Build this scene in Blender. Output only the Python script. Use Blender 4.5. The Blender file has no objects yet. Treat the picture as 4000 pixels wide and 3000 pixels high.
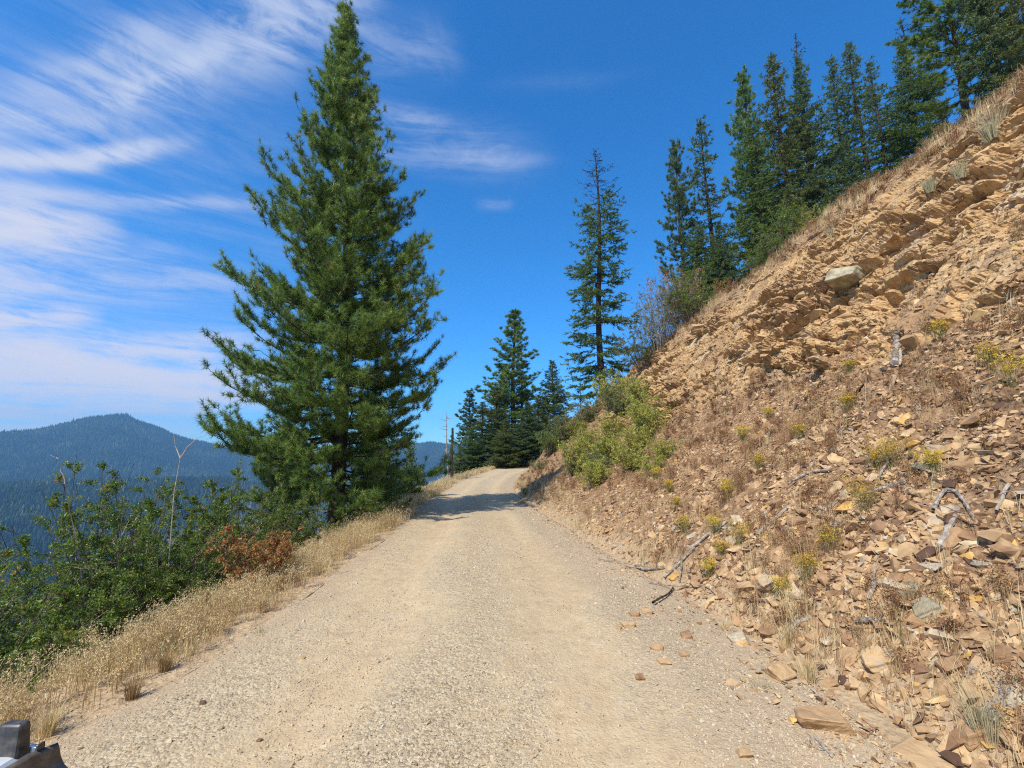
import bpy, bmesh, math
import numpy as np
from mathutils import Vector, Matrix, noise as mnoise
from mathutils.bvhtree import BVHTree

S = bpy.context.scene
C = S.collection
PI = math.pi
rng = np.random.default_rng(11)

# ------------------------------------------------------------------ camera
F = 430.0                       # focal length in px of a 1024-wide frame
PITCH = math.atan(66 / F)
cd = bpy.data.cameras.new('camera'); cam = bpy.data.objects.new('camera', cd); C.objects.link(cam)
cd.sensor_width = 36; cd.lens = 36 * F / 1024; cd.clip_start = 0.05; cd.clip_end = 20000
cam.location = (0, 0, 0); cam.rotation_euler = (PI / 2 + PITCH, 0, 0)
S.camera = cam

# ------------------------------------------------------------------ light
SUN_AZ = math.radians(38)       # the light travels towards (sin, cos) of this
SUN_EL = math.radians(49)
sd = bpy.data.lights.new('sun', 'SUN'); sun = bpy.data.objects.new('sun', sd); C.objects.link(sun)
sd.energy = 5.0; sd.angle = math.radians(0.55); sd.color = (1.0, 0.95, 0.86)
dv = Vector((math.sin(SUN_AZ) * math.cos(SUN_EL), math.cos(SUN_AZ) * math.cos(SUN_EL), -math.sin(SUN_EL)))
sun.rotation_euler = dv.to_track_quat('-Z', 'Y').to_euler()
S.view_settings.view_transform = 'Standard'; S.view_settings.look = 'None'
S.view_settings.exposure = 0.10; S.view_settings.gamma = 1.0
S.cycles.max_bounces = 6; S.cycles.diffuse_bounces = 3; S.cycles.transmission_bounces = 3
S.cycles.volume_bounces = 0; S.cycles.transparent_max_bounces = 8
S.cycles.sample_clamp_indirect = 6; S.cycles.filter_width = 1.15; S.cycles.use_denoising = False

def pixdir(u, v):               # direction through a photo point (u, v measured on a 2212-wide copy)
    x = (u * 1024 / 2212 - 512) / F; y = (384 - v * 1024 / 2212) / F
    c, s = math.cos(PITCH), math.sin(PITCH)
    return np.array([x, c - y * s, s + y * c])

class NT:                       # small node-graph writer
    def __init__(s, nt): s.nt = nt; s.n = nt.nodes; s.l = nt.links
    def node(s, t, **k):
        n = s.n.new(t)
        for a, b in k.items(): setattr(n, a, b)
        return n
    def put(s, sock, v):
        if v is None: return
        if hasattr(v, 'links'): s.l.new(v, sock)
        else: sock.default_value = v
    def m(s, op, a, b=None, c=None, clamp=False):
        n = s.node('ShaderNodeMath', operation=op, use_clamp=clamp)
        for i, v in enumerate((a, b, c)): s.put(n.inputs[i], v)
        return n.outputs[0]
    def ss(s, x, a, b, lo=0.0, hi=1.0):
        n = s.node('ShaderNodeMapRange', interpolation_type='SMOOTHSTEP')
        s.put(n.inputs[0], x); s.put(n.inputs[1], a); s.put(n.inputs[2], b); s.put(n.inputs[3], lo); s.put(n.inputs[4], hi)
        return n.outputs[0]
    def mix(s, f, a, b):
        n = s.node('ShaderNodeMix', data_type='RGBA'); s.put(n.inputs[0], f)
        s.put(n.inputs[6], a if hasattr(a, 'links') else (*a, 1)); s.put(n.inputs[7], b if hasattr(b, 'links') else (*b, 1))
        return n.outputs[2]
    def noise(s, vec, scale, detail=4, rough=.55, dist=0.0):
        n = s.node('ShaderNodeTexNoise'); s.put(n.inputs['Vector'], vec)
        n.inputs['Scale'].default_value = scale; n.inputs['Detail'].default_value = detail
        n.inputs['Roughness'].default_value = rough; n.inputs['Distortion'].default_value = dist
        return n.outputs[0]
    def voro(s, vec, scale, feature='F1', out=0, rnd=1.0):
        n = s.node('ShaderNodeTexVoronoi', feature=feature); s.put(n.inputs['Vector'], vec)
        n.inputs['Scale'].default_value = scale; n.inputs['Randomness'].default_value = rnd
        return n.outputs[out]
    def mapping(s, vec, scale=(1, 1, 1), rot=(0, 0, 0), loc=(0, 0, 0)):
        n = s.node('ShaderNodeMapping'); s.put(n.inputs[0], vec)
        n.inputs[1].default_value = loc; n.inputs[2].default_value = rot; n.inputs[3].default_value = scale
        return n.outputs[0]
    def ramp(s, f, stops, interp='LINEAR'):
        n = s.node('ShaderNodeValToRGB'); n.color_ramp.interpolation = interp
        e = n.color_ramp.elements
        while len(e) < len(stops): e.new(.5)
        for el, (p, c) in zip(e, stops): el.position = p; el.color = (*c, 1)
        s.put(n.inputs[0], f); return n.outputs[0]
    def attr(s, name):
        return s.node('ShaderNodeAttribute', attribute_name=name).outputs['Fac']

# ------------------------------------------------------------------ sky with wispy cirrus
w = bpy.data.worlds.new('World'); S.world = w; w.use_nodes = True
g = NT(w.node_tree); g.n.clear()
sky = g.node('ShaderNodeTexSky', sky_type='NISHITA', sun_disc=False)
sky.sun_elevation = SUN_EL; sky.sun_rotation = PI + SUN_AZ
sky.altitude = 1500; sky.air_density = 1.0; sky.dust_density = 0.15; sky.ozone_density = 2.5
tc = g.node('ShaderNodeTexCoord').outputs['Generated']
sx = g.node('ShaderNodeSeparateXYZ'); g.put(sx.inputs[0], tc)
X, Y, Z = sx.outputs
az = g.m('MULTIPLY', g.m('ARCTAN2', X, Y), 57.2958)
el = g.m('MULTIPLY', g.m('ARCSINE', Z), 57.2958)
# warp the coordinates so that streaks wander
pv = g.node('ShaderNodeCombineXYZ'); g.put(pv.inputs[0], az); g.put(pv.inputs[1], el)
w1 = g.node('ShaderNodeTexNoise'); g.put(w1.inputs['Vector'], g.mapping(pv.outputs[0], scale=(.035, .07, 1))); w1.inputs['Scale'].default_value = 1; w1.inputs['Detail'].default_value = 3
sc = g.node('ShaderNodeSeparateColor'); g.put(sc.inputs[0], w1.outputs[1])
azw = g.m('ADD', az, g.m('MULTIPLY', g.m('SUBTRACT', sc.outputs[0], .5), 10.0))
elw = g.m('ADD', el, g.m('MULTIPLY', g.m('SUBTRACT', sc.outputs[1], .5), 3.6))
pw = g.node('ShaderNodeCombineXYZ'); g.put(pw.inputs[0], azw); g.put(pw.inputs[1], elw)
fib = g.noise(g.mapping(pw.outputs[0], scale=(.05, .40, 1), rot=(0, 0, math.radians(-9))), 1.0, 9, .66, .6)
fib2 = g.noise(g.mapping(pw.outputs[0], scale=(.16, .3, 1), rot=(0, 0, math.radians(8))), 1.0, 7, .62, 1.3)
def ang(u, v):
    d = pixdir(u, v); d = d / np.linalg.norm(d)
    return math.degrees(math.atan2(d[0], d[1])), math.degrees(math.asin(d[2]))
strokes = [  # photo points u0 v0 u1 v1, half thickness in degrees, strength, fade at each end
    (-300, 290, 300, 170, 2.6, .55, .1, .3), (150, 190, 700, 10, 3.0, .85, .25, .25), (160, 218, 520, 110, .8, .9, .3, .3),
    (480, 60, 820, -60, 2.4, .8, .3, .3), (-100, 180, 420, 70, 1.2, .35, .3, .3), (-300, 372, 350, 314, .75, 1.8, .1, .22), (60, 335, 470, 286, .8, .55, .3, .4),
    (-300, 262, 300, 235, 1.2, .4, .2, .4), (-300, 385, 590, 436, .7, .5, .2, .2), (-400, 512, 255, 500, 1.7, 2.3, .1, .3), (-300, 462, 150, 448, 1.5, 1.2, .2, .4),
    (-300, 596, 540, 604, 1.5, .65, .1, .3), (-100, 550, 430, 556, 1.0, .45, .2, .4), (-400, 690, 225, 688, 1.0, 2.6, .1, .25),
    (-600, 648, 120, 640, 1.3, 1.3, .1, .4), (-700, 800, 640, 808, 2.6, 2.0, .05, .35), (-700, 750, 620, 745, 1.5, 1.5, .05, .4), (-700, 862, 690, 856, 1.6, 1.5, .05, .35),
    (-700, 918, 500, 925, .8, 1.0, .1, .4), (720, 235, 1200, 350, 2.6, .32, .3, .45), (760, 335, 1230, 342, .9, .22, .3, .4),
    (740, 70, 1010, 92, 2.0, .30, .3, .5), (1010, 452, 1110, 440, .6, .16, .4, .4), (770, 215, 980, 262, .9, .4, .2, .5),
    (1000, 160, 1400, 145, .7, .05, .4, .4)]
dens = None
for (u0, v0, u1, v1, hw, st, f0, f1) in strokes:
    a0, e0 = ang(u0, v0); a1, e1 = ang(u1, v1)
    L = math.hypot(a1 - a0, e1 - e0); dx, dy = (a1 - a0) / L, (e1 - e0) / L
    rx = g.m('SUBTRACT', azw, a0); ry = g.m('SUBTRACT', elw, e0)
    t = g.m('DIVIDE', g.m('ADD', g.m('MULTIPLY', rx, dx), g.m('MULTIPLY', ry, dy)), L)
    s_ = g.m('DIVIDE', g.m('SUBTRACT', g.m('MULTIPLY', rx, dy), g.m('MULTIPLY', ry, dx)), hw)
    ga = g.m('EXPONENT', g.m('MULTIPLY', g.m('MULTIPLY', s_, s_), -1.0))
    k = g.m('MULTIPLY', ga, g.m('MULTIPLY', g.ss(t, -.02, f0), g.ss(t, 1 - f1, 1.05, 1, 0)))
    k = g.m('MULTIPLY', k, st)
    dens = k if dens is None else g.m('ADD', dens, k)
mod = g.m('ADD', g.ss(fib, .34, .68, .22, 1.30), g.ss(fib2, .38, .70, -.15, .35))
dens = g.m('MULTIPLY', dens, mod)
veil = g.m('MULTIPLY', g.ss(az, -8, -42), g.m('MULTIPLY', g.ss(el, 62, 20), g.ss(fib, .36, .75, .02, .20)))
fill_veil = g.m('MULTIPLY', g.ss(g.m('ABSOLUTE', az), 66, 105), g.ss(g.m('ADD', fib, g.m('MULTIPLY', fib2, .5)), .55, .95, .15, .8))  # out-of-view cloud veil beside and behind the camera, added as neutral fill light
dens = g.m('ADD', g.m('ADD', dens, veil), fill_veil)
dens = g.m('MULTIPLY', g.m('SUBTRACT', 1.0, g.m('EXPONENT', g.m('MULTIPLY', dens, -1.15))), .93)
hs = g.node('ShaderNodeHueSaturation'); g.put(hs.inputs['Color'], sky.outputs[0])
hs.inputs['Saturation'].default_value = 1.22; hs.inputs['Value'].default_value = 1.0; hs.inputs['Hue'].default_value = .497
tint = g.mix(1.0, hs.outputs[0], (1, 1, 1)); tn = g.n[-1]; tn.blend_type = 'MULTIPLY'
lowtint = g.ramp(g.m('DIVIDE', el, 60.0), [(0, (.40, .80, 1.25)), (.13, (.42, .98, 1.38)), (.38, (.42, 1.16, 1.52)), (.9, (.44, 1.22, 1.62))]); g.put(tn.inputs[7], lowtint)
cloudcol = g.mix(g.ss(el, 0, 40), (5.7, 5.2, 5.3), (3.9, 4.4, 5.5))
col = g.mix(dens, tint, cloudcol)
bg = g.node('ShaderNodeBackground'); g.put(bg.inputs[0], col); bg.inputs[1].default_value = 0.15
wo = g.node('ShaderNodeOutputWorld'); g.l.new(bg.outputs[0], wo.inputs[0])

# ------------------------------------------------------------------ noise on arrays
def _h(ix, iy, iz, seed):
    h = (ix.astype(np.int64) * 73856093) ^ (iy.astype(np.int64) * 19349663) ^ (iz.astype(np.int64) * 83492791) ^ (seed * 2654435761)
    h &= 0xffffffff
    h = ((h ^ (h >> 15)) * 2246822519) & 0xffffffff
    h = ((h ^ (h >> 13)) * 3266489917) & 0xffffffff
    h ^= h >> 16
    return h / 4294967295.0
def vnoise(p, seed=0):
    i = np.floor(p).astype(np.int64); f = p - i; f = f * f * (3 - 2 * f)
    r = 0
    for a in (0, 1):
        for b in (0, 1):
            for c in (0, 1):
                wgt = (f[:, 0] if a else 1 - f[:, 0]) * (f[:, 1] if b else 1 - f[:, 1]) * (f[:, 2] if c else 1 - f[:, 2])
                r = r + wgt * _h(i[:, 0] + a, i[:, 1] + b, i[:, 2] + c, seed)
    return r * 2 - 1
def fbm(p, oct=4, seed=0, gain=.5):
    r = 0; a = 1; q = p.copy(); s = 0
    for o in range(oct):
        r = r + a * vnoise(q, seed + o * 17); s += a; a *= gain; q = q * 2.03 + 3.1
    return r / s
def worley(p, seed=0):
    i = np.floor(p).astype(np.int64)
    d1 = np.full(len(p), 9e9); d2 = d1.copy(); rid = np.zeros(len(p))
    for a in (-1, 0, 1):
        for b in (-1, 0, 1):
            for c in (-1, 0, 1):
                j = i + np.array([a, b, c])
                q = np.stack([j[:, k] + _h(j[:, 0], j[:, 1], j[:, 2], seed + 5 + k) for k in range(3)], 1)
                d = np.linalg.norm(q - p, axis=1)
                nr = d < d1
                d2 = np.where(nr, d1, np.minimum(d2, d)); 
                rid = np.where(nr, _h(j[:, 0], j[:, 1], j[:, 2], seed + 9), rid)
                d1 = np.where(nr, d, d1)
    return d1, d2, rid
def sm(x, a, b):
    t = np.clip((x - a) / (b - a), 0, 1); return t * t * (3 - 2 * t)

# ------------------------------------------------------------------ mesh helpers
def mesh(name, V, Fc, mats, attrs=None, smooth=False, mi=None):
    me = bpy.data.meshes.new(name)
    V = np.asarray(V, np.float32); Fc = np.asarray(Fc, np.int32)
    n, k = Fc.shape
    me.vertices.add(len(V)); me.vertices.foreach_set('co', V.ravel())
    me.loops.add(n * k); me.loops.foreach_set('vertex_index', Fc.ravel())
    me.polygons.add(n); me.polygons.foreach_set('loop_start', np.arange(0, n * k, k, dtype=np.int32))
    if smooth: me.polygons.foreach_set('use_smooth', np.ones(n, bool))
    else: me.polygons.foreach_set('use_smooth', np.zeros(n, bool))
    for m in (mats if isinstance(mats, (list, tuple)) else [mats]): me.materials.append(m)
    if mi is not None: me.polygons.foreach_set('material_index', np.asarray(mi, np.int32))
    for a, d in (attrs or {}).items():
        at = me.attributes.new(a, 'FLOAT', 'POINT'); at.data.foreach_set('value', np.asarray(d, np.float32))
    me.update(calc_edges=True)
    return me
def link(name, me, parent=None):
    o = bpy.data.objects.new(name, me); C.objects.link(o)
    if parent is not None: o.parent = parent
    return o
def tag(o, label=None, cat=None, group=None, kind=None):
    if label: o['label'] = label
    if cat: o['category'] = cat
    if group: o['group'] = group
    if kind: o['kind'] = kind
    return o
def empty(name, loc, label, cat, group=None, rz=0):
    o = bpy.data.objects.new(name, None); C.objects.link(o)
    o.location = loc; o.rotation_euler = (0, 0, rz); o.empty_display_size = .2
    return tag(o, label, cat, group)
def copy_tree(o, parent=None):
    c = o.copy(); C.objects.link(c); c.parent = parent
    for ch in list(o.children): copy_tree(ch, c)
    return c

class Geo:                       # grows arrays of vertices, faces and one float attribute
    def __init__(s, k=3): s.V = []; s.F = []; s.A = []; s.n = 0; s.k = k
    def add(s, V, Fc, a=0.5):
        V = np.asarray(V, float); s.V.append(V); s.F.append(np.asarray(Fc) + s.n)
        s.A.append(np.full(len(V), a) if np.isscalar(a) else a); s.n += len(V)
    def out(s): return np.concatenate(s.V), np.concatenate(s.F), np.concatenate(s.A)
def build(name, G, mat, parent=None, smooth=False):
    V, Fc, A = G.out()
    return link(name, mesh(name, V, Fc, mat, {'v': A}, smooth), parent)

def tube(G, pts, rad, sides=5, a=.5):
    pts = np.asarray(pts, float); rad = np.asarray(rad, float); n = len(pts)
    T = np.gradient(pts, axis=0); T /= np.linalg.norm(T, axis=1)[:, None] + 1e-9
    ref = np.array([0, 0, 1.0]) if abs(T[0, 2]) < .8 else np.array([1.0, 0, 0])
    U = np.cross(T, ref); U /= np.linalg.norm(U, axis=1)[:, None] + 1e-9
    W = np.cross(T, U)
    th = np.arange(sides) * 2 * PI / sides
    R = pts[:, None] + rad[:, None, None] * (U[:, None] * np.cos(th)[None, :, None] + W[:, None] * np.sin(th)[None, :, None])
    V = R.reshape(-1, 3)
    i = np.arange(n - 1)[:, None] * sides; j = np.arange(sides)[None]
    a0 = (i + j).ravel(); a1 = (i + (j + 1) % sides).ravel()
    b0 = a0 + sides; b1 = a1 + sides
    Fq = np.concatenate([np.stack([a0, a1, b1], 1), np.stack([a0, b1, b0], 1)])
    c = len(V); V = np.concatenate([V, pts[-1:]]); k = (n - 1) * sides
    cap = np.stack([k + np.arange(sides), k + (np.arange(sides) + 1) % sides, np.full(sides, c)], 1)
    G.add(V, np.concatenate([Fq, cap]), a)

def unit(v): return v / (np.linalg.norm(v, axis=-1, keepdims=True) + 1e-9)
def rdir(n, r=rng): return unit(r.normal(size=(n, 3)))
def needles(G, base, direc, length, width, a, r=rng):       # one thin triangle per row
    side = unit(np.cross(direc, rdir(len(base), r)))
    wv = np.asarray(width); wv = wv[:, None] if wv.ndim else wv
    lv = np.asarray(length); lv = lv[:, None] if lv.ndim else lv
    V = np.stack([base - side * wv / 2, base + side * wv / 2, base + direc * lv], 1).reshape(-1, 3)
    G.add(V, np.arange(len(V)).reshape(-1, 3), np.repeat(a, 3) if not np.isscalar(a) else a)
def leaves(G, base, direc, length, width, a, r=rng, fold=.25):  # one folded leaf (two triangles) per row
    side = unit(np.cross(direc, rdir(len(base), r))); up = np.cross(side, direc)
    lv = np.asarray(length)[:, None] if np.ndim(length) else length
    wv = np.asarray(width)[:, None] if np.ndim(width) else width
    mid = base + direc * lv * .45
    p0 = base; p1 = mid + side * wv / 2 + up * wv * fold; p2 = base + direc * lv; p3 = mid - side * wv / 2 + up * wv * fold
    V = np.stack([p0, p1, p2, p3], 1).reshape(-1, 3)
    i = np.arange(len(base))[:, None] * 4
    Fc = np.concatenate([i + np.array([0, 1, 2]), i + np.array([0, 2, 3])])
    G.add(V, Fc, np.repeat(a, 4) if not np.isscalar(a) else a)
def blades(G, base, height, lean, width, a, r=rng):           # bent grass blades
    n = len(base); h = np.asarray(height)[:, None]; wd = np.asarray(width)[:, None] if np.ndim(width) else width
    up = np.array([0, 0, 1.0]); th = r.uniform(0, 2 * PI, n); side = np.stack([np.cos(th), np.sin(th), 0 * th], 1)
    p1 = base + up * h * .55 + lean * h * .18; p2 = base + up * h * .92 + lean * h * .65
    V = np.stack([base - side * wd / 2, base + side * wd / 2, p1 + side * wd * .38, p1 - side * wd * .38, p2], 1).reshape(-1, 3)
    i = np.arange(n)[:, None] * 5
    Fc = np.concatenate([i + np.array([0, 1, 2]), i + np.array([0, 2, 3]), i + np.array([3, 2, 4])])
    G.add(V, Fc, np.repeat(a, 5) if not np.isscalar(a) else a)

def hull(pts):
    bm = bmesh.new(); vs = [bm.verts.new(p) for p in pts]
    bmesh.ops.convex_hull(bm, input=vs)
    bmesh.ops.delete(bm, geom=[v for v in bm.verts if not v.link_faces], context='VERTS')
    bmesh.ops.triangulate(bm, faces=bm.faces)
    bm.verts.index_update()
    V = np.array([v.co[:] for v in bm.verts]); Fc = np.array([[v.index for v in f.verts] for f in bm.faces]); bm.free()
    return V, Fc
def shard_proto(flat, n=9, seed=0):
    r = np.random.default_rng(seed); p = rdir(n, r) * r.uniform(.75, 1, (n, 1)); p *= np.array([1, r.uniform(.5, .85), flat])
    p[:, 2] = np.clip(p[:, 2], -flat * .55, flat * .55)
    return hull(p)
def rotmats(nrm, r=rng, jit=.3):  # random spin about a jittered normal
    n = unit(nrm + r.normal(size=nrm.shape) * jit); t = unit(np.cross(n, rdir(len(n), r))); b = np.cross(n, t)
    return np.stack([t, b, n], 2)
def scatter(G, protos, pos, R, scale, a, r=rng):
    pick = r.integers(0, len(protos), len(pos))
    for k, (V, Fc) in enumerate(protos):
        m = pick == k
        if not m.any(): continue
        W = np.einsum('nij,vj->nvi', R[m], V) * scale[m][:, None, None] + pos[m][:, None]
        nn = m.sum(); ff = Fc[None] + (np.arange(nn) * len(V))[:, None, None]
        G.add(W.reshape(-1, 3), ff.reshape(-1, 3), np.repeat(a[m], len(V)))

# ------------------------------------------------------------------ materials
def new_mat(name):
    m = bpy.data.materials.new(name); m.use_nodes = True; g = NT(m.node_tree); g.n.clear()
    out = g.node('ShaderNodeOutputMaterial'); b = g.node('ShaderNodeBsdfPrincipled'); g.l.new(b.outputs[0], out.inputs[0])
    b.inputs['Roughness'].default_value = .9; b.inputs['Specular IOR Level'].default_value = .25
    return m, g, b, out
def bump(g, b, h, strength=.6, dist=.02, extra=None):
    n = g.node('ShaderNodeBump'); n.inputs['Strength'].default_value = strength; n.inputs['Distance'].default_value = dist
    g.put(n.inputs['Height'], h)
    if extra is not None: g.put(n.inputs['Normal'], extra)
    g.put(b.inputs['Normal'], n.outputs[0]); return n.outputs[0]
def ramp_mat(name, stops, rough=.8, transl=0.0, spec=.25, interp='LINEAR', noise_scale=None, noise_amt=.3):
    m, g, b, out = new_mat(name)
    c = g.ramp(g.attr('v'), stops, interp)
    if noise_scale:
        ob = g.node('ShaderNodeTexCoord').outputs['Object']
        nz = g.noise(ob, noise_scale, 5, .6)
        k = g.ss(nz, .3, .7, 1 - noise_amt, 1 + noise_amt)
        vm = g.node('ShaderNodeVectorMath', operation='SCALE'); g.put(vm.inputs[0], c); g.put(vm.inputs['Scale'], k); c = vm.outputs[0]
    g.put(b.inputs['Base Color'], c); b.inputs['Roughness'].default_value = rough; b.inputs['Specular IOR Level'].default_value = spec
    if transl > 0:
        t = g.node('ShaderNodeBsdfTranslucent'); g.put(t.inputs[0], c)
        mx = g.node('ShaderNodeMixShader'); mx.inputs[0].default_value = transl
        g.l.new(b.outputs[0], mx.inputs[1]); g.l.new(t.outputs[0], mx.inputs[2]); g.l.new(mx.outputs[0], out.inputs[0])
    return m
ROCKSTOPS = [(0, (.11, .062, .04)), (.16, (.22, .12, .065)), (.34, (.36, .215, .11)), (.55, (.46, .30, .155)), (.74, (.55, .37, .19)), (.86, (.38, .33, .25)), (.93, (.58, .45, .27)), (1, (.58, .34, .10))]
def rock_material(name, bumpd=.02, scale=1.0):
    m, g, b, out = new_mat(name)
    ob = g.node('ShaderNodeTexCoord').outputs['Object']
    n1 = g.noise(ob, 3.0 * scale, 6, .65, .4)
    f = g.m('ADD', g.attr('v'), g.m('MULTIPLY', g.m('SUBTRACT', n1, .5), .75), clamp=True)
    c = g.ramp(f, ROCKSTOPS)
    st = g.noise(g.mapping(ob, scale=(1, 1, 2.5)), 22 * scale, 4, .6)
    c = g.mix(g.ss(st, .56, .76, 0, .5), c, (.20, .14, .10))
    g.put(b.inputs['Base Color'], c)
    h = g.m('ADD', g.noise(ob, 14 * scale, 6, .65), g.m('MULTIPLY', g.voro(g.mapping(ob, scale=(1, 1, 3)), 9 * scale), .5))
    bump(g, b, h, .8, bumpd)
    return m
M = {}
M['rock'] = rock_material('rock')
M['lichen'] = ramp_mat('lichen_rock', [(0, (.16, .15, .10)), (.5, (.25, .235, .16)), (1, (.38, .32, .21))], .95, noise_scale=5, noise_amt=.4)
M['shard'] = ramp_mat('shard', ROCKSTOPS, .85, noise_scale=9, noise_amt=.28)
M['pebble'] = ramp_mat('pebble', [(0, (.20, .15, .10)), (.15, (.37, .285, .18)), (.5, (.52, .41, .265)), (.8, (.61, .50, .34)), (.94, (.44, .42, .38)), (1, (.60, .57, .52))], .9)
M['bark'] = ramp_mat('bark', [(0, (.025, .018, .014)), (1, (.075, .05, .038))], .95, noise_scale=14, noise_amt=.6)
M['redbark'] = ramp_mat('red_bark', [(0, (.10, .05, .028)), (1, (.22, .11, .06))], .95, noise_scale=10, noise_amt=.6)
M['burnt'] = ramp_mat('burnt_wood', [(0, (.02, .017, .016)), (1, (.07, .055, .05))], .9, noise_scale=9, noise_amt=.7)
M['grey_wood'] = ramp_mat('weathered_wood', [(0, (.14, .11, .085)), (1, (.38, .32, .26))], .9, noise_scale=16, noise_amt=.45)
M['twig'] = ramp_mat('twig', [(0, (.07, .045, .035)), (1, (.20, .15, .115))], .9)
M['pine'] = ramp_mat('pine_needles', [(0, (0.039, 0.081, 0.020)), (.35, (0.118, 0.202, 0.038)), (.75, (0.269, 0.381, 0.067)), (.97, (0.381, 0.470, 0.112)), (1, (0.280, 0.146, 0.056))], .42, .45, .5)
M['fir'] = ramp_mat('fir_needles', [(0, (0.044, 0.084, 0.028)), (.5, (0.122, 0.198, 0.054)), (1, (0.269, 0.346, 0.090))], .5, .42, .35)
M['bluefir'] = ramp_mat('blue_fir_needles', [(0, (.045, .085, .034)), (.5, (.125, .19, .066)), (1, (.24, .31, .105))], .5, .42, .4)
M['olivefir'] = ramp_mat('olive_fir_needles', [(0, (0.060, 0.086, 0.026)), (.5, (0.144, 0.186, 0.046)), (1, (0.264, 0.264, 0.072))], .5, .42, .35)
M['rustfir'] = ramp_mat('rust_fir_needles', [(0, (.05, .06, .025)), (.5, (.13, .11, .04)), (1, (.24, .13, .05))], .6, .2, .3)
M['deadneedle'] = ramp_mat('dead_needles', [(0, (.09, .045, .035)), (1, (.20, .10, .07))], .8, .1)
M['leaf'] = ramp_mat('shrub_leaves', [(0, (.045, .09, .014)), (.4, (.12, .20, .028)), (.8, (.27, .37, .055)), (.93, (.44, .44, .11)), (1, (.40, .19, .06))], .40, .42, .5)
M['yleaf'] = ramp_mat('yellow_green_leaves', [(0, (0.112, 0.146, 0.034)), (.35, (0.347, 0.392, 0.067)), (.7, (0.616, 0.605, 0.112)), (.88, (0.650, 0.482, 0.134)), (1, (0.448, 0.190, 0.067))], .5, .35, .4)
M['oleaf'] = ramp_mat('orange_leaves', [(0, (.08, .13, .03)), (.22, (.18, .19, .05)), (.42, (.42, .19, .065)), (.8, (.54, .27, .10)), (1, (.64, .42, .18))], .6, .3)
M['gleaf'] = ramp_mat('grey_green_leaves', [(0, (.09, .13, .045)), (.6, (.21, .26, .09)), (1, (.38, .24, .12))], .6, .3)
M['grass'] = ramp_mat('dry_grass', [(0, (.28, .16, .08)), (.25, (.52, .36, .18)), (.55, (.72, .57, .30)), (.85, (.84, .73, .45)), (.93, (.30, .33, .12)), (1, (.17, .23, .07))], .75, .3)
M['greygrass'] = ramp_mat('grey_bunch_grass', [(0, (.25, .22, .13)), (.5, (.45, .42, .26)), (1, (.62, .52, .30))], .7, .3)
M['weed'] = ramp_mat('dry_weeds', [(0, (.17, .065, .035)), (.3, (.33, .18, .085)), (.6, (.48, .32, .155)), (.85, (.36, .30, .13)), (1, (.20, .24, .08))], .8, .2)
M['flower'] = ramp_mat('yellow_flowers', [(0, (.33, .15, .03)), (.35, (.52, .30, .04)), (.7, (.72, .50, .04)), (1, (.80, .64, .08))], .6, .25)
M['flowerstem'] = ramp_mat('flower_stems', [(0, (.16, .13, .05)), (.5, (.21, .23, .07)), (1, (.34, .26, .12))], .7, .25)
M['white_wood'] = ramp_mat('bleached_wood', [(0, (.20, .165, .13)), (1, (.46, .40, .33))], .85, noise_scale=12, noise_amt=.3)
M['mullein'] = ramp_mat('grey_leaf', [(0, (.22, .27, .18)), (1, (.42, .47, .34))], .8, .2)

# ------------------------------------------------------------------ lie of the land
YS = np.linspace(-30, 260, 2901)
def curve(pts, k=25):
    p = np.array(pts, float); v = np.interp(YS, p[:, 0], p[:, 1])
    ker = np.hanning(k + 2)[1:-1]; ker /= ker.sum()
    vp = np.concatenate([np.full(k, v[0]), v, np.full(k, v[-1])]); v = np.convolve(vp, ker, 'same')[k:-k]
    return lambda y: np.interp(y, YS, v)
XL = curve([(-30, -3.1), (3, -3.1), (5, -2.75), (9, -2.85), (11, -2.85), (16, -3.2), (22, -3.7), (28, -4.05), (34, -4.2), (42, -3.4), (50, -1.9), (60, .9), (70, 5), (85, 14), (110, 34), (260, 180)])
XR = curve([(-30, 3.1), (0, 3.1), (4, 2.85), (7.4, 2.3), (11, 1.7), (16, 1.05), (22, .35), (28, .15), (34, .4), (42, 1.1), (50, 2.8), (60, 6), (70, 10.5), (85, 20), (110, 40), (260, 186)])
ZR = curve([(-30, -2), (8, -2), (16, -2.1), (22, -2.3), (28, -2.45), (34, -2.5), (42, -2.4), (50, -2.2), (60, -1.95), (75, -1.5), (110, -1), (260, 2)], 45)
XT = curve([(-30, 6.2), (0, 6.2), (5.5, 6.6), (8, 6.9), (11, 6.9), (18, 6.6), (25, 6.0), (30, 4.9), (34, 3.6), (42, 4.0), (50, 5.8), (60, 9), (85, 23), (110, 43), (260, 189)], 35)
ZT = curve([(-30, 1.9), (0, 1.9), (5.5, 2.0), (8, 1.6), (11, 1.45), (18, .8), (25, .6), (30, 1.1), (34, 1.6), (42, .6), (60, .8), (110, 1.5), (260, 4)], 35)
XC = curve([(-30, 11), (0, 10.8), (8, 10.6), (14, 10.2), (19, 9.8), (27, 9.0), (33, 8.3), (40, 9), (50, 12), (60, 16), (85, 30), (110, 50), (260, 196)], 35)
ZC = curve([(-30, 7.8), (0, 7.7), (8, 7.5), (14, 7.45), (19, 7.0), (27, 6.35), (31, 5.3), (34, 4.6), (40, 3.7), (50, 3.2), (60, 3.5), (110, 5), (260, 8)], 35)

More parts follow.
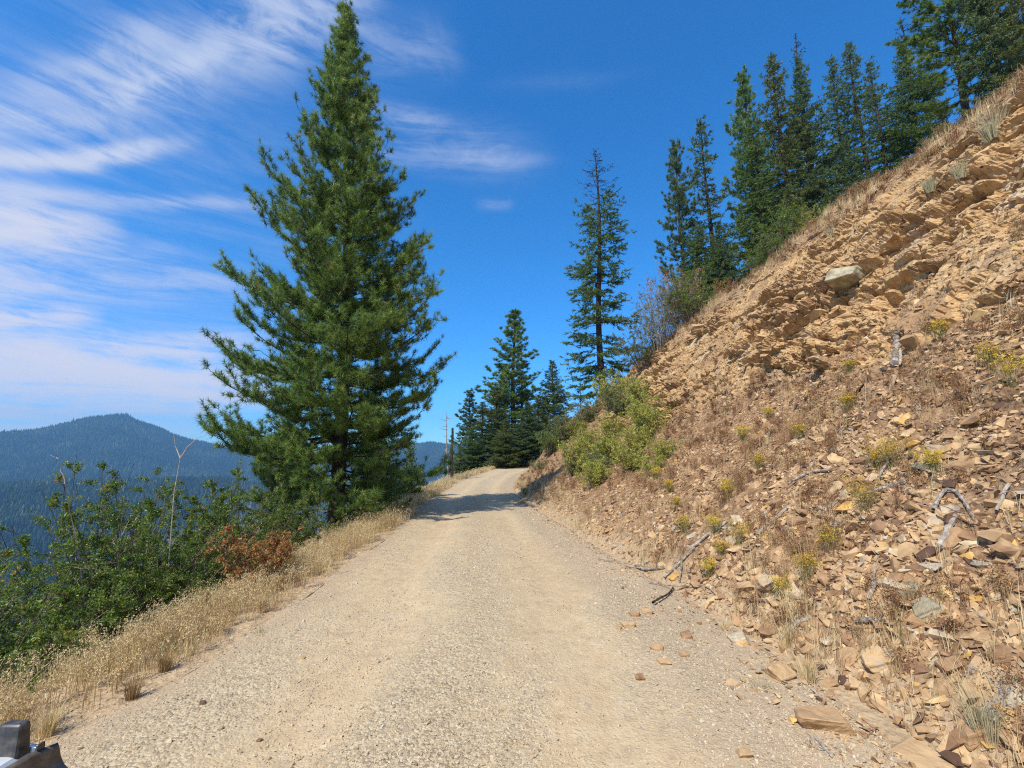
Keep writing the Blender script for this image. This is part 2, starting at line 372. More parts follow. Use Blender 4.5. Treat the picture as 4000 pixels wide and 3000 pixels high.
def Hbase(x, y):
    xl, xr, zr, xt, zt, xc, zc = (f(y) for f in (XL, XR, ZR, XT, ZT, XC, ZC))
    z = zr.copy() if hasattr(zr, 'copy') else zr
    d = xl - x
    zl = zr - .05 * np.clip(d, 0, 1.1) - .45 * np.clip(d - 1.1, 0, 1.2) - .74 * np.clip(d - 2.3, 0, 60) - .5 * np.clip(d - 62.3, 0, None)
    q = np.clip((x - xr) / (xt - xr), 0, 1); zta = zr + (zt - zr) * (.80 * q + .20 * q * q) 
    q2 = np.clip((x - xt) / (xc - xt), 0, 1); ztb = (zc - zt) * (1.12 * q2 - .12 * q2 * q2 * q2)
    e = np.clip(x - xc, 0, None); ztc = .52 * np.minimum(e, 25) + .2 * np.clip(e - 25, 0, None)
    zrgt = zta + ztb + ztc
    return np.where(x < xl, zl, np.where(x > xr, zrgt, zr))

# rows along the road, columns across it
rows = np.concatenate([np.arange(-14, 1, .5), np.arange(1, 20, .038), np.arange(20, 40, .08), np.arange(40, 80, .5), np.arange(80, 250, 3.0)])
ny = len(rows)
cl = -np.concatenate([np.arange(62, 14, -2.0), np.arange(14, 5, -.4), np.arange(5, .04, -.09)])       # left: offset from XL
cr = np.linspace(0, 1, 9)[:-1]
c1 = np.linspace(0, 1, 105)[:-1]; c2 = np.linspace(0, 1, 185)[:-1]; c3 = np.concatenate([np.arange(0, 2, .1), np.arange(2, 12, .5), np.arange(12, 70, 3.)])
xl, xr, xt, xc = (f(rows)[:, None] for f in (XL, XR, XT, XC))
GX = np.concatenate([xl + cl[None], xl + (xr - xl) * cr[None], xr + (xt - xr) * c1[None], xt + (xc - xt) * c2[None], xc + c3[None]], 1)
ncol = GX.shape[1]
GY = np.repeat(rows[:, None], ncol, 1)
GZ = Hbase(GX.ravel(), GY.ravel()).reshape(GX.shape)
P = np.stack([GX, GY, GZ], 2)
iT = len(cl) + len(cr); iO = iT + len(c1); iC = iO + len(c2)
colq = np.concatenate([np.full(len(cl), -2), np.full(len(cr), -1), c1, 1 + c2, 2 + c3 * .5])[None].repeat(ny, 0)
# smooth normals of the base surface
dy_ = np.gradient(P, axis=0); dx_ = np.gradient(P, axis=1)
N = np.cross(dx_, dy_); N /= np.linalg.norm(N, axis=2, keepdims=True)
p = P.reshape(-1, 3); nn = N.reshape(-1, 3); q = colq.ravel(); yv = p[:, 1]
lowf = fbm(p * .55, 3, 3); midf = fbm(p * 1.9, 4, 21); hif = fbm(p * 7, 3, 41)
m_out = sm(q + lowf * .35 + midf * .18, .98, 1.12) * sm(q + lowf * .12, 1.93, 1.78) * sm(yv, 33, 26)
m_tal = sm(q, .0, .12) * (1 - m_out)
# strata: rotated, flattened cells give ledges and slabs
dip = math.radians(3); cD, sD = math.cos(dip), math.sin(dip)
wy = p[:, 1] + lowf * .5; wz = p[:, 2] + lowf * .35
sa = wy * cD + wz * sD * -1; sb = wy * sD + wz * cD
sl = np.stack([p[:, 0] * .8, sa, sb], 1)
def slabs(scale, seed, th):
    d1, d2, rid = worley(sl * np.array([.8, .9, th]) * scale + midf[:, None] * .05, seed)
    return (rid - .5), sm(d2 - d1, 0, .12)
r1, e1 = slabs(.85, 3, 2.6); r2, e2 = slabs(2.1, 7, 2.8); r3, e3 = slabs(5.2, 13, 1.7)
jt = np.stack([p[:, 0] * .4 + midf * .1, (wy * .86 + wz * .5), (wz * .86 - wy * .5) * .35], 1)
j1, j2, rj = worley(jt * 1.9, 57); ej = sm(j2 - j1, 0, .07)
patch = sm(fbm(p * .5, 2, 77), -.35, .35)
disp_o = r1 * .46 * (.25 + .85 * patch) + r2 * .24 * (.10 + 1.0 * patch) + r3 * .035 * (.3 + patch) + (rj - .5) * .24 * (.4 + patch) + lowf * .12 + midf * .10 + hif * .022 - (1 - e1) * .20 * patch - (1 - e2) * .09 * patch - (1 - ej) * .10 * patch
disp_t = lowf * .22 + midf * .09 + hif * .03 + (r2 * .10 + r3 * .04) * sm(q, .2, 1)
m_top = sm(q, 1.85, 2.05)
disp = m_out * disp_o + m_tal * disp_t * (1 - m_top) + m_top * (lowf * .3 + midf * .08) * (1 - m_out)
disp *= sm(q, 0, .18)
lft = (q < -1.5)
dl = XL(yv) - p[:, 0]
disp = np.where(lft, (lowf * .16 + midf * .05) * sm(dl, .2, 1.6) + hif * .012, disp)
disp = np.where((q >= -1.2) & (q < -.5), -.10, disp)
disp = np.where(q == 0, -.03, disp)
disp *= np.where(yv > 40, .6, 1)
dirn = nn.copy(); k = m_out[:, None]; dirn = unit(dirn * (1 - .25 * k) + np.array([-.3, 0, .0]) * .25 * k)
pd = p + dirn * disp[:, None]
idx = np.arange(ny * ncol).reshape(ny, ncol)
FQ = np.stack([idx[:-1, :-1], idx[:-1, 1:], idx[1:, 1:], idx[1:, :-1]], 2).reshape(-1, 4)

# ground material
m, g_, b, out = new_mat('ground')
ob = g_.node('ShaderNodeTexCoord').outputs['Object']
aO, aT, aL, aV = g_.attr('outcrop'), g_.attr('talus'), g_.attr('left'), g_.attr('veg')
n1 = g_.noise(ob, .9, 6, .62, .6); n2 = g_.noise(ob, 7, 6, .65); n3 = g_.noise(ob, 40, 4, .6)
str_ = g_.noise(g_.mapping(ob, scale=(1, .8, 5), rot=(-dip, 0, 0)), 2.6, 6, .6, .4)
rockc = g_.ramp(g_.m('ADD', g_.m('MULTIPLY', n2, .55), g_.m('MULTIPLY', str_, .45)), [(.28, (.22, .125, .06)), (.40, (.42, .25, .115)), (.50, (.53, .335, .155)), (.60, (.61, .42, .22)), (.72, (.53, .29, .11))])
rockc = g_.mix(g_.ss(n1, .56, .70, 0, .55), rockc, (.40, .33, .25))
rockc = g_.mix(g_.ss(g_.attr('cell'), .82, .95, 0, .6), rockc, (.33, .19, .10))
rockc = g_.mix(g_.ss(g_.attr('cell'), .16, .05, 0, .5), rockc, (.60, .47, .31))
talc = g_.ramp(n2, [(.3, (.13, .072, .04)), (.48, (.27, .16, .085)), (.62, (.39, .255, .14)), (.75, (.30, .16, .08))])
dirt = g_.ramp(g_.m('ADD', g_.m('MULTIPLY', n2, .5), g_.m('MULTIPLY', n3, .5)), [(.35, (.34, .235, .14)), (.5, (.47, .34, .20)), (.65, (.56, .42, .26))])
litter = g_.ramp(n2, [(.3, (.06, .042, .028)), (.55, (.13, .09, .055)), (.75, (.24, .17, .09))])
litter = g_.mix(aV, dirt, litter)
vegtop = g_.ramp(n2, [(.3, (.26, .15, .08)), (.5, (.40, .26, .14)), (.7, (.50, .36, .19))])
rockc = g_.mix(g_.m('MULTIPLY', g_.attr('crack'), .65), rockc, (.17, .10, .06))
col = g_.mix(aT, dirt, talc); col = g_.mix(g_.attr('top'), col, vegtop); col = g_.mix(aO, col, rockc); col = g_.mix(aL, col, litter)
g_.put(b.inputs['Base Color'], col); b.inputs['Roughness'].default_value = .95; b.inputs['Specular IOR Level'].default_value = .1
hgt = g_.m('ADD', g_.m('ADD', n2, g_.m('MULTIPLY', n3, .3)), g_.m('MULTIPLY', g_.voro(g_.mapping(ob, scale=(1, 1, 2.2), rot=(-dip, 0, 0)), 13), .5))
bump(g_, b, hgt, .8, .045)
M['ground'] = m
gattr = {'outcrop': m_out, 'talus': sm(q, .0, .15) * (q > -.5), 'left': sm(dl, -.3, .6) * lft, 'top': m_top * (1 - m_out),
         'veg': sm(dl, 1.3, 2.6), 'cell': r1 + .5, 'crack': np.maximum(1 - e2, 1 - ej) * sm(fbm(p * 1.3, 2, 66), -.2, .3)}
ground = link('ground', mesh('ground', pd, FQ, M['ground'], gattr)); tag(ground, kind='structure')

bvh = BVHTree.FromPolygons([tuple(v) for v in pd.tolist()], [tuple(f) for f in FQ.tolist()])
def at(u, v):                    # where the line of sight through a photo point meets the ground
    h, n, i, d = bvh.ray_cast(Vector((0, 0, 0)), Vector(pixdir(u, v)).normalized(), 400)
    if h is None: h, n, i, d = bvh.find_nearest(Vector(pixdir(u, v)) * 20)
    if n.z < 0: n = -n
    return np.array(h), np.array(n)
def down(x, y):
    h, n, i, d = bvh.ray_cast(Vector((x, y, 80)), Vector((0, 0, -1)), 400)
    if h is None: return float(Hbase(np.array([float(x)]), np.array([float(y)]))[0])
    return h.z

# ------------------------------------------------------------------ road
ry = np.concatenate([np.arange(-14, 1, .5), np.arange(1, 14, .06), np.arange(14, 40, .2), np.arange(40, 250, 1.5)])
rq = np.linspace(0, 1, 90)
a_, b_ = XL(ry)[:, None] - .35, XR(ry)[:, None] + .12
edge = (fbm(np.stack([0 * ry, ry * .6, 0 * ry], 1), 3, 5) * .22)[:, None]; edge2 = (fbm(np.stack([0 * ry + 9, ry * .6, 0 * ry], 1), 3, 6) * .22)[:, None]
RX = a_ + edge * (1 - rq)[None] + (b_ - a_ + edge2 * rq[None]) * rq[None]; RY = np.repeat(ry[:, None], 90, 1)
rp = np.stack([RX.ravel(), RY.ravel(), np.zeros(RX.size)], 1)
qq = np.tile(rq, len(ry))
tracks = -.036 * (np.exp(-((qq - .29) / .07) ** 2) + np.exp(-((qq - .66) / .07) ** 2)) + .03 * np.exp(-((qq - .48) / .13) ** 2)
rz = ZR(RY.ravel()) + .012 + tracks + fbm(rp * .9, 3, 8) * .03 + fbm(rp * 5, 3, 9) * .010 + fbm(rp * 18, 2, 19) * .005 - .10 * (1 - sm(qq, 0, .07)) - .10 * sm(qq, .93, 1)
rp[:, 2] = rz
ri = np.arange(len(ry) * 90).reshape(len(ry), 90)
RF = np.stack([ri[:-1, :-1], ri[:-1, 1:], ri[1:, 1:], ri[1:, :-1]], 2).reshape(-1, 4)
m, g_, b, out = new_mat('gravel_road')
ob = g_.node('ShaderNodeTexCoord').outputs['Object']; qa = g_.attr('q')
n1 = g_.noise(g_.mapping(ob, scale=(1, .25, 1)), .9, 5, .6, .5); n2 = g_.noise(ob, 6, 5, .65); vo = g_.voro(ob, 48, out=1); vd = g_.voro(ob, 48); vb = g_.voro(ob, 19, out=1); vbd = g_.voro(ob, 19)
sv = g_.node('ShaderNodeSeparateColor'); g_.put(sv.inputs[0], vo); sv2 = g_.node('ShaderNodeSeparateColor'); g_.put(sv2.inputs[0], vb)
pale = g_.ramp(g_.m('ADD', g_.m('MULTIPLY', n2, .5), g_.m('MULTIPLY', n1, .5)), [(.33, (.44, .32, .185)), (.5, (.555, .42, .25)), (.66, (.63, .50, .315))])
grey = g_.ramp(sv.outputs[0], [(0, (.27, .205, .13)), (.3, (.43, .335, .205)), (.7, (.55, .44, .275)), (1, (.63, .53, .365))])
qw = g_.m('ADD', qa, g_.m('MULTIPLY', g_.m('SUBTRACT', n1, .5), .10))
trk = g_.m('ADD', g_.ss(g_.m('ABSOLUTE', g_.m('SUBTRACT', qw, .28)), .085, .02), g_.ss(g_.m('ABSOLUTE', g_.m('SUBTRACT', qw, .64)), .085, .02), clamp=True)
band = g_.m('SUBTRACT', g_.m('ADD', g_.m('ADD', g_.ss(g_.m('ABSOLUTE', g_.m('SUBTRACT', qw, .46)), .11, .0, 0, .6), g_.ss(g_.m('ABSOLUTE', g_.m('SUBTRACT', qw, .80)), .08, .0, 0, .5)), g_.ss(n1, .40, .66, 0, .8)), g_.m('MULTIPLY', trk, .45), clamp=True)
band = g_.m('MULTIPLY', band, g_.ss(n2, .3, .55, .6, 1))
col = g_.mix(band, pale, grey)
edgef = g_.m('ADD', g_.ss(g_.m('ADD', qa, g_.m('MULTIPLY', n1, .10)), .22, .09), g_.ss(g_.m('SUBTRACT', qa, g_.m('MULTIPLY', n1, .10)), .62, .80), clamp=True)
col = g_.mix(g_.m('MULTIPLY', edgef, .8), col, g_.mix(n2, (.36, .265, .165), (.54, .41, .265)))
col = g_.mix(g_.ss(sv2.outputs[1], .88, .97, 0, .4), col, (.36, .29, .21))
g_.put(b.inputs['Base Color'], col); b.inputs['Roughness'].default_value = .95; b.inputs['Specular IOR Level'].default_value = .1
hb = g_.m('ADD', g_.m('MULTIPLY', g_.m('SUBTRACT', 1.0, vd), g_.m('MULTIPLY', sv.outputs[1], .9)), g_.m('ADD', g_.m('MULTIPLY', g_.m('SUBTRACT', 1.0, vbd), g_.m('POWER', sv2.outputs[0], 3.0)), g_.m('MULTIPLY', g_.noise(ob, 90, 3, .6), .5)))
hb = g_.m('MULTIPLY', hb, g_.m('ADD', g_.m('MULTIPLY', band, .55), .45))
bump(g_, b, hb, .9, .02)
M['road'] = m
road = link('road', mesh('road', rp, RF, m, {'q': qq}, smooth=True)); tag(road, kind='structure')
bvr = BVHTree.FromPolygons([tuple(v) for v in rp.tolist()], [tuple(f) for f in RF.tolist()])
def atr(u, v):
    d = Vector(pixdir(u, v)).normalized()
    h, n, i, dd = bvr.ray_cast(Vector((0, 0, 0)), d, 400); h2, n2, i2, d2 = bvh.ray_cast(Vector((0, 0, 0)), d, 400)
    if h is None or (h2 is not None and d2 < dd): h, n = h2, n2
    if h is None: return at(u, v)
    if n.z < 0: n = -n
    return np.array(h), np.array(n)

# ------------------------------------------------------------------ gravel on the road
def tri_sample(V, Fq, n, weight, r=rng):
    a, b2, c = V[Fq[:, 0]], V[Fq[:, 1]], V[Fq[:, 2]]; d = V[Fq[:, 3]]
    ar = np.linalg.norm(np.cross(c - a, d - b2), axis=1) * .5 * weight
    i = r.choice(len(Fq), n, p=ar / ar.sum()); s, t = r.random((2, n, 1))
    pos = a[i] * (1 - s) * (1 - t) + b2[i] * s * (1 - t) + c[i] * s * t + d[i] * (1 - s) * t
    nr = unit(np.cross(c[i] - a[i], d[i] - b2[i])); nr = np.where(nr[:, 2:] < 0, -nr, nr)
    return pos, nr, i
peb = [shard_proto(r_, 7, 100 + i) for i, r_ in enumerate((.5, .6, .7, .8, .9, .6, .55, .75))]
cen = rp[RF].mean(1); cq = qq[RF[:, 0]]
nzr = fbm(cen * np.array([1.2, .35, 1]), 3, 51)
wgt = ((cen[:, 1] > 2.2) & (cen[:, 1] < 30)) / np.clip(cen[:, 1], 3, 40) ** 1.7 * (.12 + 1.2 * sm(nzr, -.1, .35) + 1.0 * np.exp(-((cq - .48) / .06) ** 2) + .7 * np.exp(-((cq - .83) / .05) ** 2) - .0 + .8 * sm(cq, .75, .95) + .5 * sm(cq, .2, .05))
pos, nr, _ = tri_sample(rp, RF, 80000, wgt)
sz = rng.lognormal(math.log(.0068), .50, len(pos)) * np.clip((pos[:, 1] / 5.0), 1, 3.0) ** .6; sz = np.minimum(sz, .03)
G = Geo(); scatter(G, peb, pos + nr * (sz * .1)[:, None], rotmats(nr), sz, np.clip(rng.normal(.52, .2, len(pos)), 0, 1))
tag(build('gravel', G, M['pebble']), 'loose pale gravel strewn over the dirt road', 'gravel', kind='stuff')

# ------------------------------------------------------------------ broken shale on the bank
prot = [shard_proto(f_, 8, 200 + i) for i, f_ in enumerate((.16, .22, .28, .35, .2, .45, .25, .18, .6, .3))]
cenq = q[FQ[:, 0]]; cy = pd[FQ[:, 0], 1]; co = m_out[FQ[:, 0]]
cx = pd[FQ[:, 0], 0]; dist = np.sqrt(cx ** 2 + cy ** 2)
clus = sm(fbm(pd[FQ[:, 0]] * 1.1, 3, 88), -.45, .3)
cnose = np.where(cy > 22, .5, 1)
def talus(n, lo, sig, mx, near, seed, emb):
    r = np.random.default_rng(seed)
    wt = ((cenq >= -.02) & (cenq < 2.5) & (cy > 1.5) & (cy < 40)) * (1 - .72 * co) * (.25 + clus) / np.clip(dist, 3, 40) ** near * np.where(cenq > 1.8, .35, 1) * sm(cenq, -.1, .1) * cnose
    pos, nr, i = tri_sample(pd, FQ, n, wt, r)
    sz = np.minimum(r.lognormal(math.log(lo), sig, n), mx)
    v = np.clip(r.normal(.47, .25, n), 0, 1)
    G = Geo(); scatter(G, prot, pos + nr * (sz * emb)[:, None], rotmats(unit(nr + np.array([0, 0, .3])), r, .5), sz, v, r); return G
G1 = talus(85000, .027, .55, .10, 1.35, 1, .05)
G2 = talus(12000, .052, .5, .19, .8, 2, .05)
r_ = np.random.default_rng(5)
wt = ((cenq >= .0) & (cenq < .9) & (cy > 1.8) & (cy < 11)) * (1 - co) * sm(cenq, .75, .1) * sm(cy, 10, 4) * (.4 + clus)
pos, nr, i = tri_sample(pd, FQ, 850, wt, r_); sz = np.minimum(r_.lognormal(math.log(.085), .4, len(pos)), .2)
G3 = Geo(); scatter(G3, [shard_proto(f_, 12, 240 + i) for i, f_ in enumerate((.3, .4, .5, .35, .6))], pos + nr * (sz * .05)[:, None], rotmats(unit(nr + np.array([0, 0, .4])), r_, .35), sz, np.clip(r_.normal(.52, .22, len(pos)), 0, 1), r_)
for a in (G2, G3): 
    V_, F_, A_ = a.out(); G1.add(V_, F_, A_)
wt = ((cen[:, 1] > 2.3) & (cen[:, 1] < 26)) * sm(cq + .05 * nzr, .80, .99) ** 1.5 / np.clip(cen[:, 1], 3, 40)
pos, nr, _ = tri_sample(rp, RF, 3200, wt); sz = np.minimum(rng.lognormal(math.log(.018), .55, len(pos)), .06)
scatter(G1, prot, pos + nr * (sz * .2)[:, None], rotmats(nr, rng, .4), sz, np.clip(rng.normal(.5, .22, len(pos)), 0, 1))
tag(build('scree', G1, M['shard']), 'broken brown and orange shale covering the cut bank', 'rubble', kind='stuff')
wt = ((cy > 2) & (cy < 34)) * co * sm(fbm(pd[FQ[:, 0]] * .9, 3, 91), -.2, .35) / np.clip(dist, 5, 40) ** .5
pos, nr, _ = tri_sample(pd, FQ, 1500, wt); sz = np.minimum(rng.lognormal(math.log(.11), .45, len(pos)), .34)
G = Geo(); scatter(G, [shard_proto(f_, 11, 260 + i) for i, f_ in enumerate((.25, .35, .45, .3, .55, .4))], pos - nr * (sz * .12)[:, None], rotmats(unit(nr * .45 + np.array([-.05, .05, 1.0])), rng, .22), sz, np.clip(rng.normal(.56, .14, len(pos)), 0, 1))
tag(build('rock_slabs', G, M['rock']), 'fractured tan slabs standing out of the rock face', 'rubble', kind='stuff')
# pebbles on verges
wt = ((cenq < -1.5) & (cy > 2) & (cy < 16)) * sm(XL(cy) - cx, 2.0, .2) / np.clip(dist, 3, 40) ** 1.2
pos, nr, _ = tri_sample(pd, FQ, 9000, wt)
sz = np.minimum(rng.lognormal(math.log(.009), .5, len(pos)), .04)
G = Geo(); scatter(G, peb, pos, rotmats(nr), sz, np.clip(rng.normal(.4, .2, len(pos)), 0, 1))
tag(build('pebbles', G, M['pebble']), 'small stones on the left dirt shoulder among dry stalks', 'pebbles', kind='stuff')

# ------------------------------------------------------------------ conifers
def conifer(seed, H, r0, prof, kind='fir', spacing=.4, nper=5, first=.8, elev=(5, 45), droop=.35, dens=1.0, nlen=.09, nw=.022,
            live_to=1.0, lean=(0, 0), bare=0.0, crook=.05, trunk_sides=9, skip=.0, az_w=None, dead_len=.5, vary=(.62, 1.12)):
    """returns (wood, crown) geometry; prof = list of (height, radius); live_to = share of the height that still has needles; bare = lowest height with needles"""
    r = np.random.default_rng(seed); wood = Geo(); crown = Geo()
    ph = np.array([a for a, _ in prof]); pr = np.array([b for _, b in prof])
    n = 26; hs_ = np.linspace(0, H, n); tt = hs_ / H
    cxy = np.stack([lean[0] * tt ** 1.3 + crook * np.sin(tt * 7 + seed), lean[1] * tt ** 1.3 + crook * np.cos(tt * 6 + seed * 2)], 1)
    pts = np.concatenate([cxy, hs_[:, None]], 1); pts[0, 2] = -.6
    tube(wood, pts, r0 * (1 - tt) ** .85 + .012 + .25 * r0 * np.exp(-hs_ / .5), trunk_sides, r.uniform(.2, .8, n * trunk_sides + 1))
    h = first; k = 0
    while h < H - .12:
        f = h / H; rad = np.interp(h, ph, pr)
        cnt = max(3, int(round(nper * (1 if f < .85 else .8))))
        a0 = r.uniform(0, 2 * PI)
        live = (h >= bare) and (f <= live_to + r.normal() * .01)
        for j in range(cnt):
            if r.random() < skip: continue
            a = a0 + j * 2 * PI / cnt + r.normal() * .3
            L = rad * r.uniform(*vary) * (1 if az_w is None else az_w(a, h))
            hh = h + r.normal() * spacing * .25
            if not live: L *= dead_len
            if L < .12: L = .12
            e = math.radians(np.interp(f, [0, .55, 1], [elev[0], (elev[0] + elev[1]) * .4, elev[1]]) + r.normal() * 7)
            o = np.array([np.interp(hh, hs_, cxy[:, 0]), np.interp(hh, hs_, cxy[:, 1]), hh])
            m_ = 9; s = np.linspace(0, 1, m_)
            rd = L * s * math.cos(e) * (1 - .06 * s)
            dr = droop * (1 - f * .8)
            zz = L * (s * math.sin(e) - dr * s ** 1.6 + (dr * .75 + (.22 if kind == 'pine' else .08)) * s ** 3.2)
            sw = r.normal() * .09 * L * s ** 2
            wob = np.cumsum(r.normal(size=m_)) * .02 * L
            ca, sa = math.cos(a), math.sin(a)
            bp = np.stack([o[0] + ca * rd - sa * (sw + wob), o[1] + sa * rd + ca * (sw + wob), o[2] + zz], 1)
            br = max(.006, r0 * .16 * (L / max(pr)) ** 1.0 * (1.1 - f * .5))
            tube(wood, bp, br * (1 - s * .85) + .002, 4, r.uniform(0, 1))
            T = unit(np.gradient(bp, axis=0)); sidev = unit(np.cross(T, [0, 0, 1.0]))
            if kind == 'fir':
                nt = max(4, int(L / .13)); st = np.sort(r.uniform(.16 if L > .6 else .02, 1, nt)); sg = np.where(np.arange(nt) % 2 == 0, 1, -1)
                b0 = np.stack([np.interp(st, s, bp[:, i]) for i in range(3)], 1)
                tg = np.stack([np.interp(st, s, T[:, i]) for i in range(3)], 1); sd_ = np.stack([np.interp(st, s, sidev[:, i]) for i in range(3)], 1)
                td = unit(tg * .75 + sd_ * sg[:, None] * r.uniform(.5, 1.1, (nt, 1)) + np.array([0, 0, 1]) * r.normal(-.18, .16, (nt, 1)))
                tl = np.clip(L * (.42 - .30 * st) * r.uniform(.6, 1.2, nt), .08, .95)
                if not live:
                    for q_ in range(0, nt):
                        tube(wood, np.stack([b0[q_], b0[q_] + td[q_] * tl[q_] * .5, b0[q_] + td[q_] * tl[q_] + [0, 0, -.04]]), [.013, .010, .006], 3, r.uniform(0, 1))
                    continue
                # second order twigs
                m2 = np.maximum(1, (tl / .16).astype(int)); rep = np.repeat(np.arange(nt), m2)
                u2 = r.uniform(.2, 1, len(rep)); b2 = b0[rep] + td[rep] * (tl[rep] * u2)[:, None] - np.array([0, 0, 1]) * (tl[rep] * u2 ** 2 * .16)[:, None]
                sd2 = unit(np.cross(td[rep], [0, 0, 1.0])) * r.choice([-1, 1], len(rep))[:, None]
                d2 = unit(td[rep] * .8 + sd2 * .7 + np.array([0, 0, 1]) * r.normal(-.15, .15, (len(rep), 1))); l2 = np.clip(tl[rep] * .4, .05, .28)
                A0 = np.concatenate([b0, b2]); D = np.concatenate([td, d2]); LL = np.concatenate([tl, l2])
                nn_ = np.maximum(3, (LL * 105 * dens * (.09 / nlen)).astype(int)); rp_ = np.repeat(np.arange(len(A0)), nn_)
                uu = r.random(len(rp_)); base = A0[rp_] + D[rp_] * (LL[rp_] * uu)[:, None]
                dd = unit(D[rp_] * .75 + rdir(len(rp_), r) * .8)
                tv = np.clip(r.normal(.5, .17, len(A0)) , 0, 1)
                needles(crown, base, dd, nlen * r.uniform(.7, 1.3, len(rp_)), nw, np.clip(tv[rp_] + r.normal(size=len(rp_)) * .1, 0, 1), r)
            else:
                nt = max(3, int(L / .19 * dens)); st = np.sort(r.uniform(.22 if L > .8 else .05, 1, nt)); st[-1] = 1
                sg = np.where(np.arange(nt) % 2 == 0, 1, -1)
                tw = []; 
                for q_ in range(nt):
                    b0 = np.array([np.interp(st[q_], s, bp[:, i]) for i in range(3)]); t0 = np.array([np.interp(st[q_], s, T[:, i]) for i in range(3)]); s0 = np.array([np.interp(st[q_], s, sidev[:, i]) for i in range(3)])
                    tl = np.clip(L * (.40 - .26 * st[q_]) * r.uniform(.5, 1.25), .12, 1.3)
                    if not live: tl *= .6
                    d0 = unit(t0 * .8 + s0 * sg[q_] * r.uniform(.4, 1.1) + np.array([0, 0, r.normal(.02, .28)]))
                    m3 = 5; c3 = np.linspace(0, 1, m3)
                    tp = b0 + d0 * (tl * c3)[:, None] + np.array([0, 0, 1]) * (tl * (.30 * c3 ** 2 - .08 * c3))[:, None] + np.cumsum(r.normal(size=(m3, 3)), 0) * tl * .03
                    if q_ % 2 == 0 or tl > .35: tube(wood, tp, np.linspace(.011, .004, m3), 3, r.uniform(0, 1))
                    if not live: continue
                    ntf = max(2, int(tl / .10)); cu = np.concatenate([[1.0], r.uniform(.25, .95, ntf)])
                    for c_ in cu:
                        b1 = np.array([np.interp(c_, c3, tp[:, i]) for i in range(3)])
                        off = rdir(1, r)[0] * r.uniform(.02, .11); off[2] = abs(off[2]) * .8
                        tw.append((b1 + (off if c_ < 1 else 0), unit(tp[-1] - tp[-2] + np.array([0, 0, .25]) * tl + (off * 2 if c_ < 1 else 0))))
                if tw:
                    B = np.array([x[0] for x in tw]); D = np.array([x[1] for x in tw]); nn_ = r.integers(24, 38, len(B)); rp_ = np.repeat(np.arange(len(B)), nn_)
                    dd = unit(D[rp_] * .55 + rdir(len(rp_), r)); tv = np.clip(r.normal(.48, .20, len(B)), 0, .97); tv[r.random(len(B)) < .012] = 1.0
                    needles(crown, B[rp_] + D[rp_] * r.uniform(-.07, .05, (len(rp_), 1)), dd, nlen * r.uniform(.6, 1.15, len(rp_)), nw, np.clip(tv[rp_] + r.normal(size=len(rp_)) * .08, 0, 1), r)
        h += spacing * r.uniform(.75, 1.25) * (1.15 - .55 * f); k += 1
    return wood, crown

def tree_from(pack, name, loc, label, group=None, cat='tree', scale=1.0, rz=0.0, wood=None, crownmat=None):
    t = empty(name, loc, label, cat, group, rz); t.scale = (scale,) * 3
    wd, cr = pack
    if 'me' not in PACK.setdefault(id(pack), {}): 
        V, Fc, A = wd.out(); PACK[id(pack)]['me'] = mesh('trunk', V, Fc, wood or M['bark'], {'v': A})
        if cr.V:
            V, Fc, A = cr.out(); PACK[id(pack)]['cr'] = mesh('crown', V, Fc, crownmat or M['fir'], {'v': A})
    link('trunk', PACK[id(pack)]['me'], t)
    if cr.V: 
        me = PACK[id(pack)]['cr']
        if crownmat is not None and me.materials[0] != crownmat: me = me.copy(); me.materials[0] = crownmat
        link('crown', me, t)
    return t
PACK = {}
CP, SP = math.cos(PITCH), math.sin(PITCH)
def zfor(x, y, v):              # height at which (x, y) shows in photo row v
    k = (384 - v * 1024 / 2212) / F
    # (-y*SP + z*CP) / (y*CP + z*SP) = k
    return y * (k * CP + SP) / (CP - k * SP)
def spot(ub, vb, t):            # ground point under the line of sight at depth t
    d = pixdir(ub, vb) * t; return d[0], d[1], down(d[0], d[1])
RAD = {}
def tree_at(pack, H0, name, ub, vb, vt, t, label, hw=None, **k):   # hw: half width of the crown on the 2212-wide copy
    x, y, z = spot(ub, vb, t); zt = zfor(x, y, vt); s_ = (zt - z) / H0
    wide = 1.0 if hw is None else min(2.4, max(.6, (1.32 if vb < 900 else 1.3) * hw / (RAD[id(pack)] * s_ * 929 / t)))
    o = tree_from(pack, name, (x, y, z), label, scale=s_, rz=rng.uniform(0, 6), **k); o.scale = (s_ * wide, s_ * wide, s_); return o

# the big pine on the left
def azw(a, h):                   # the crown is fuller towards the road low down and thinner on the right near the top
    return 1.0 - .02 * math.cos(a)
big = conifer(5, 20.4, .27, [(0, 1.6), (1.2, 2.9), (2, 3.7), (3.4, 3.95), (6.3, 3.95), (8.4, 3.6), (9.8, 3.25), (12, 2.3), (14.5, 1.85), (17, 1.2), (18.6, .75), (20.4, .25)],
              'pine', spacing=.35, nper=7, first=.8, elev=(-12, 50), droop=.25, dens=1.1, nlen=.20, nw=.013, bare=1.3, lean=(-1.0, .2), crook=.07, az_w=azw, vary=(.45, 1.15))
bx, by = -5.45, 14.0
bt = tree_from(big, 'pine_tree', (bx, by, down(bx, by)), 'tallest pine, dense long-needled, standing alone beside the left verge', cat='tree', crownmat=M['pine']); bt.scale = (.87, .87, .955)

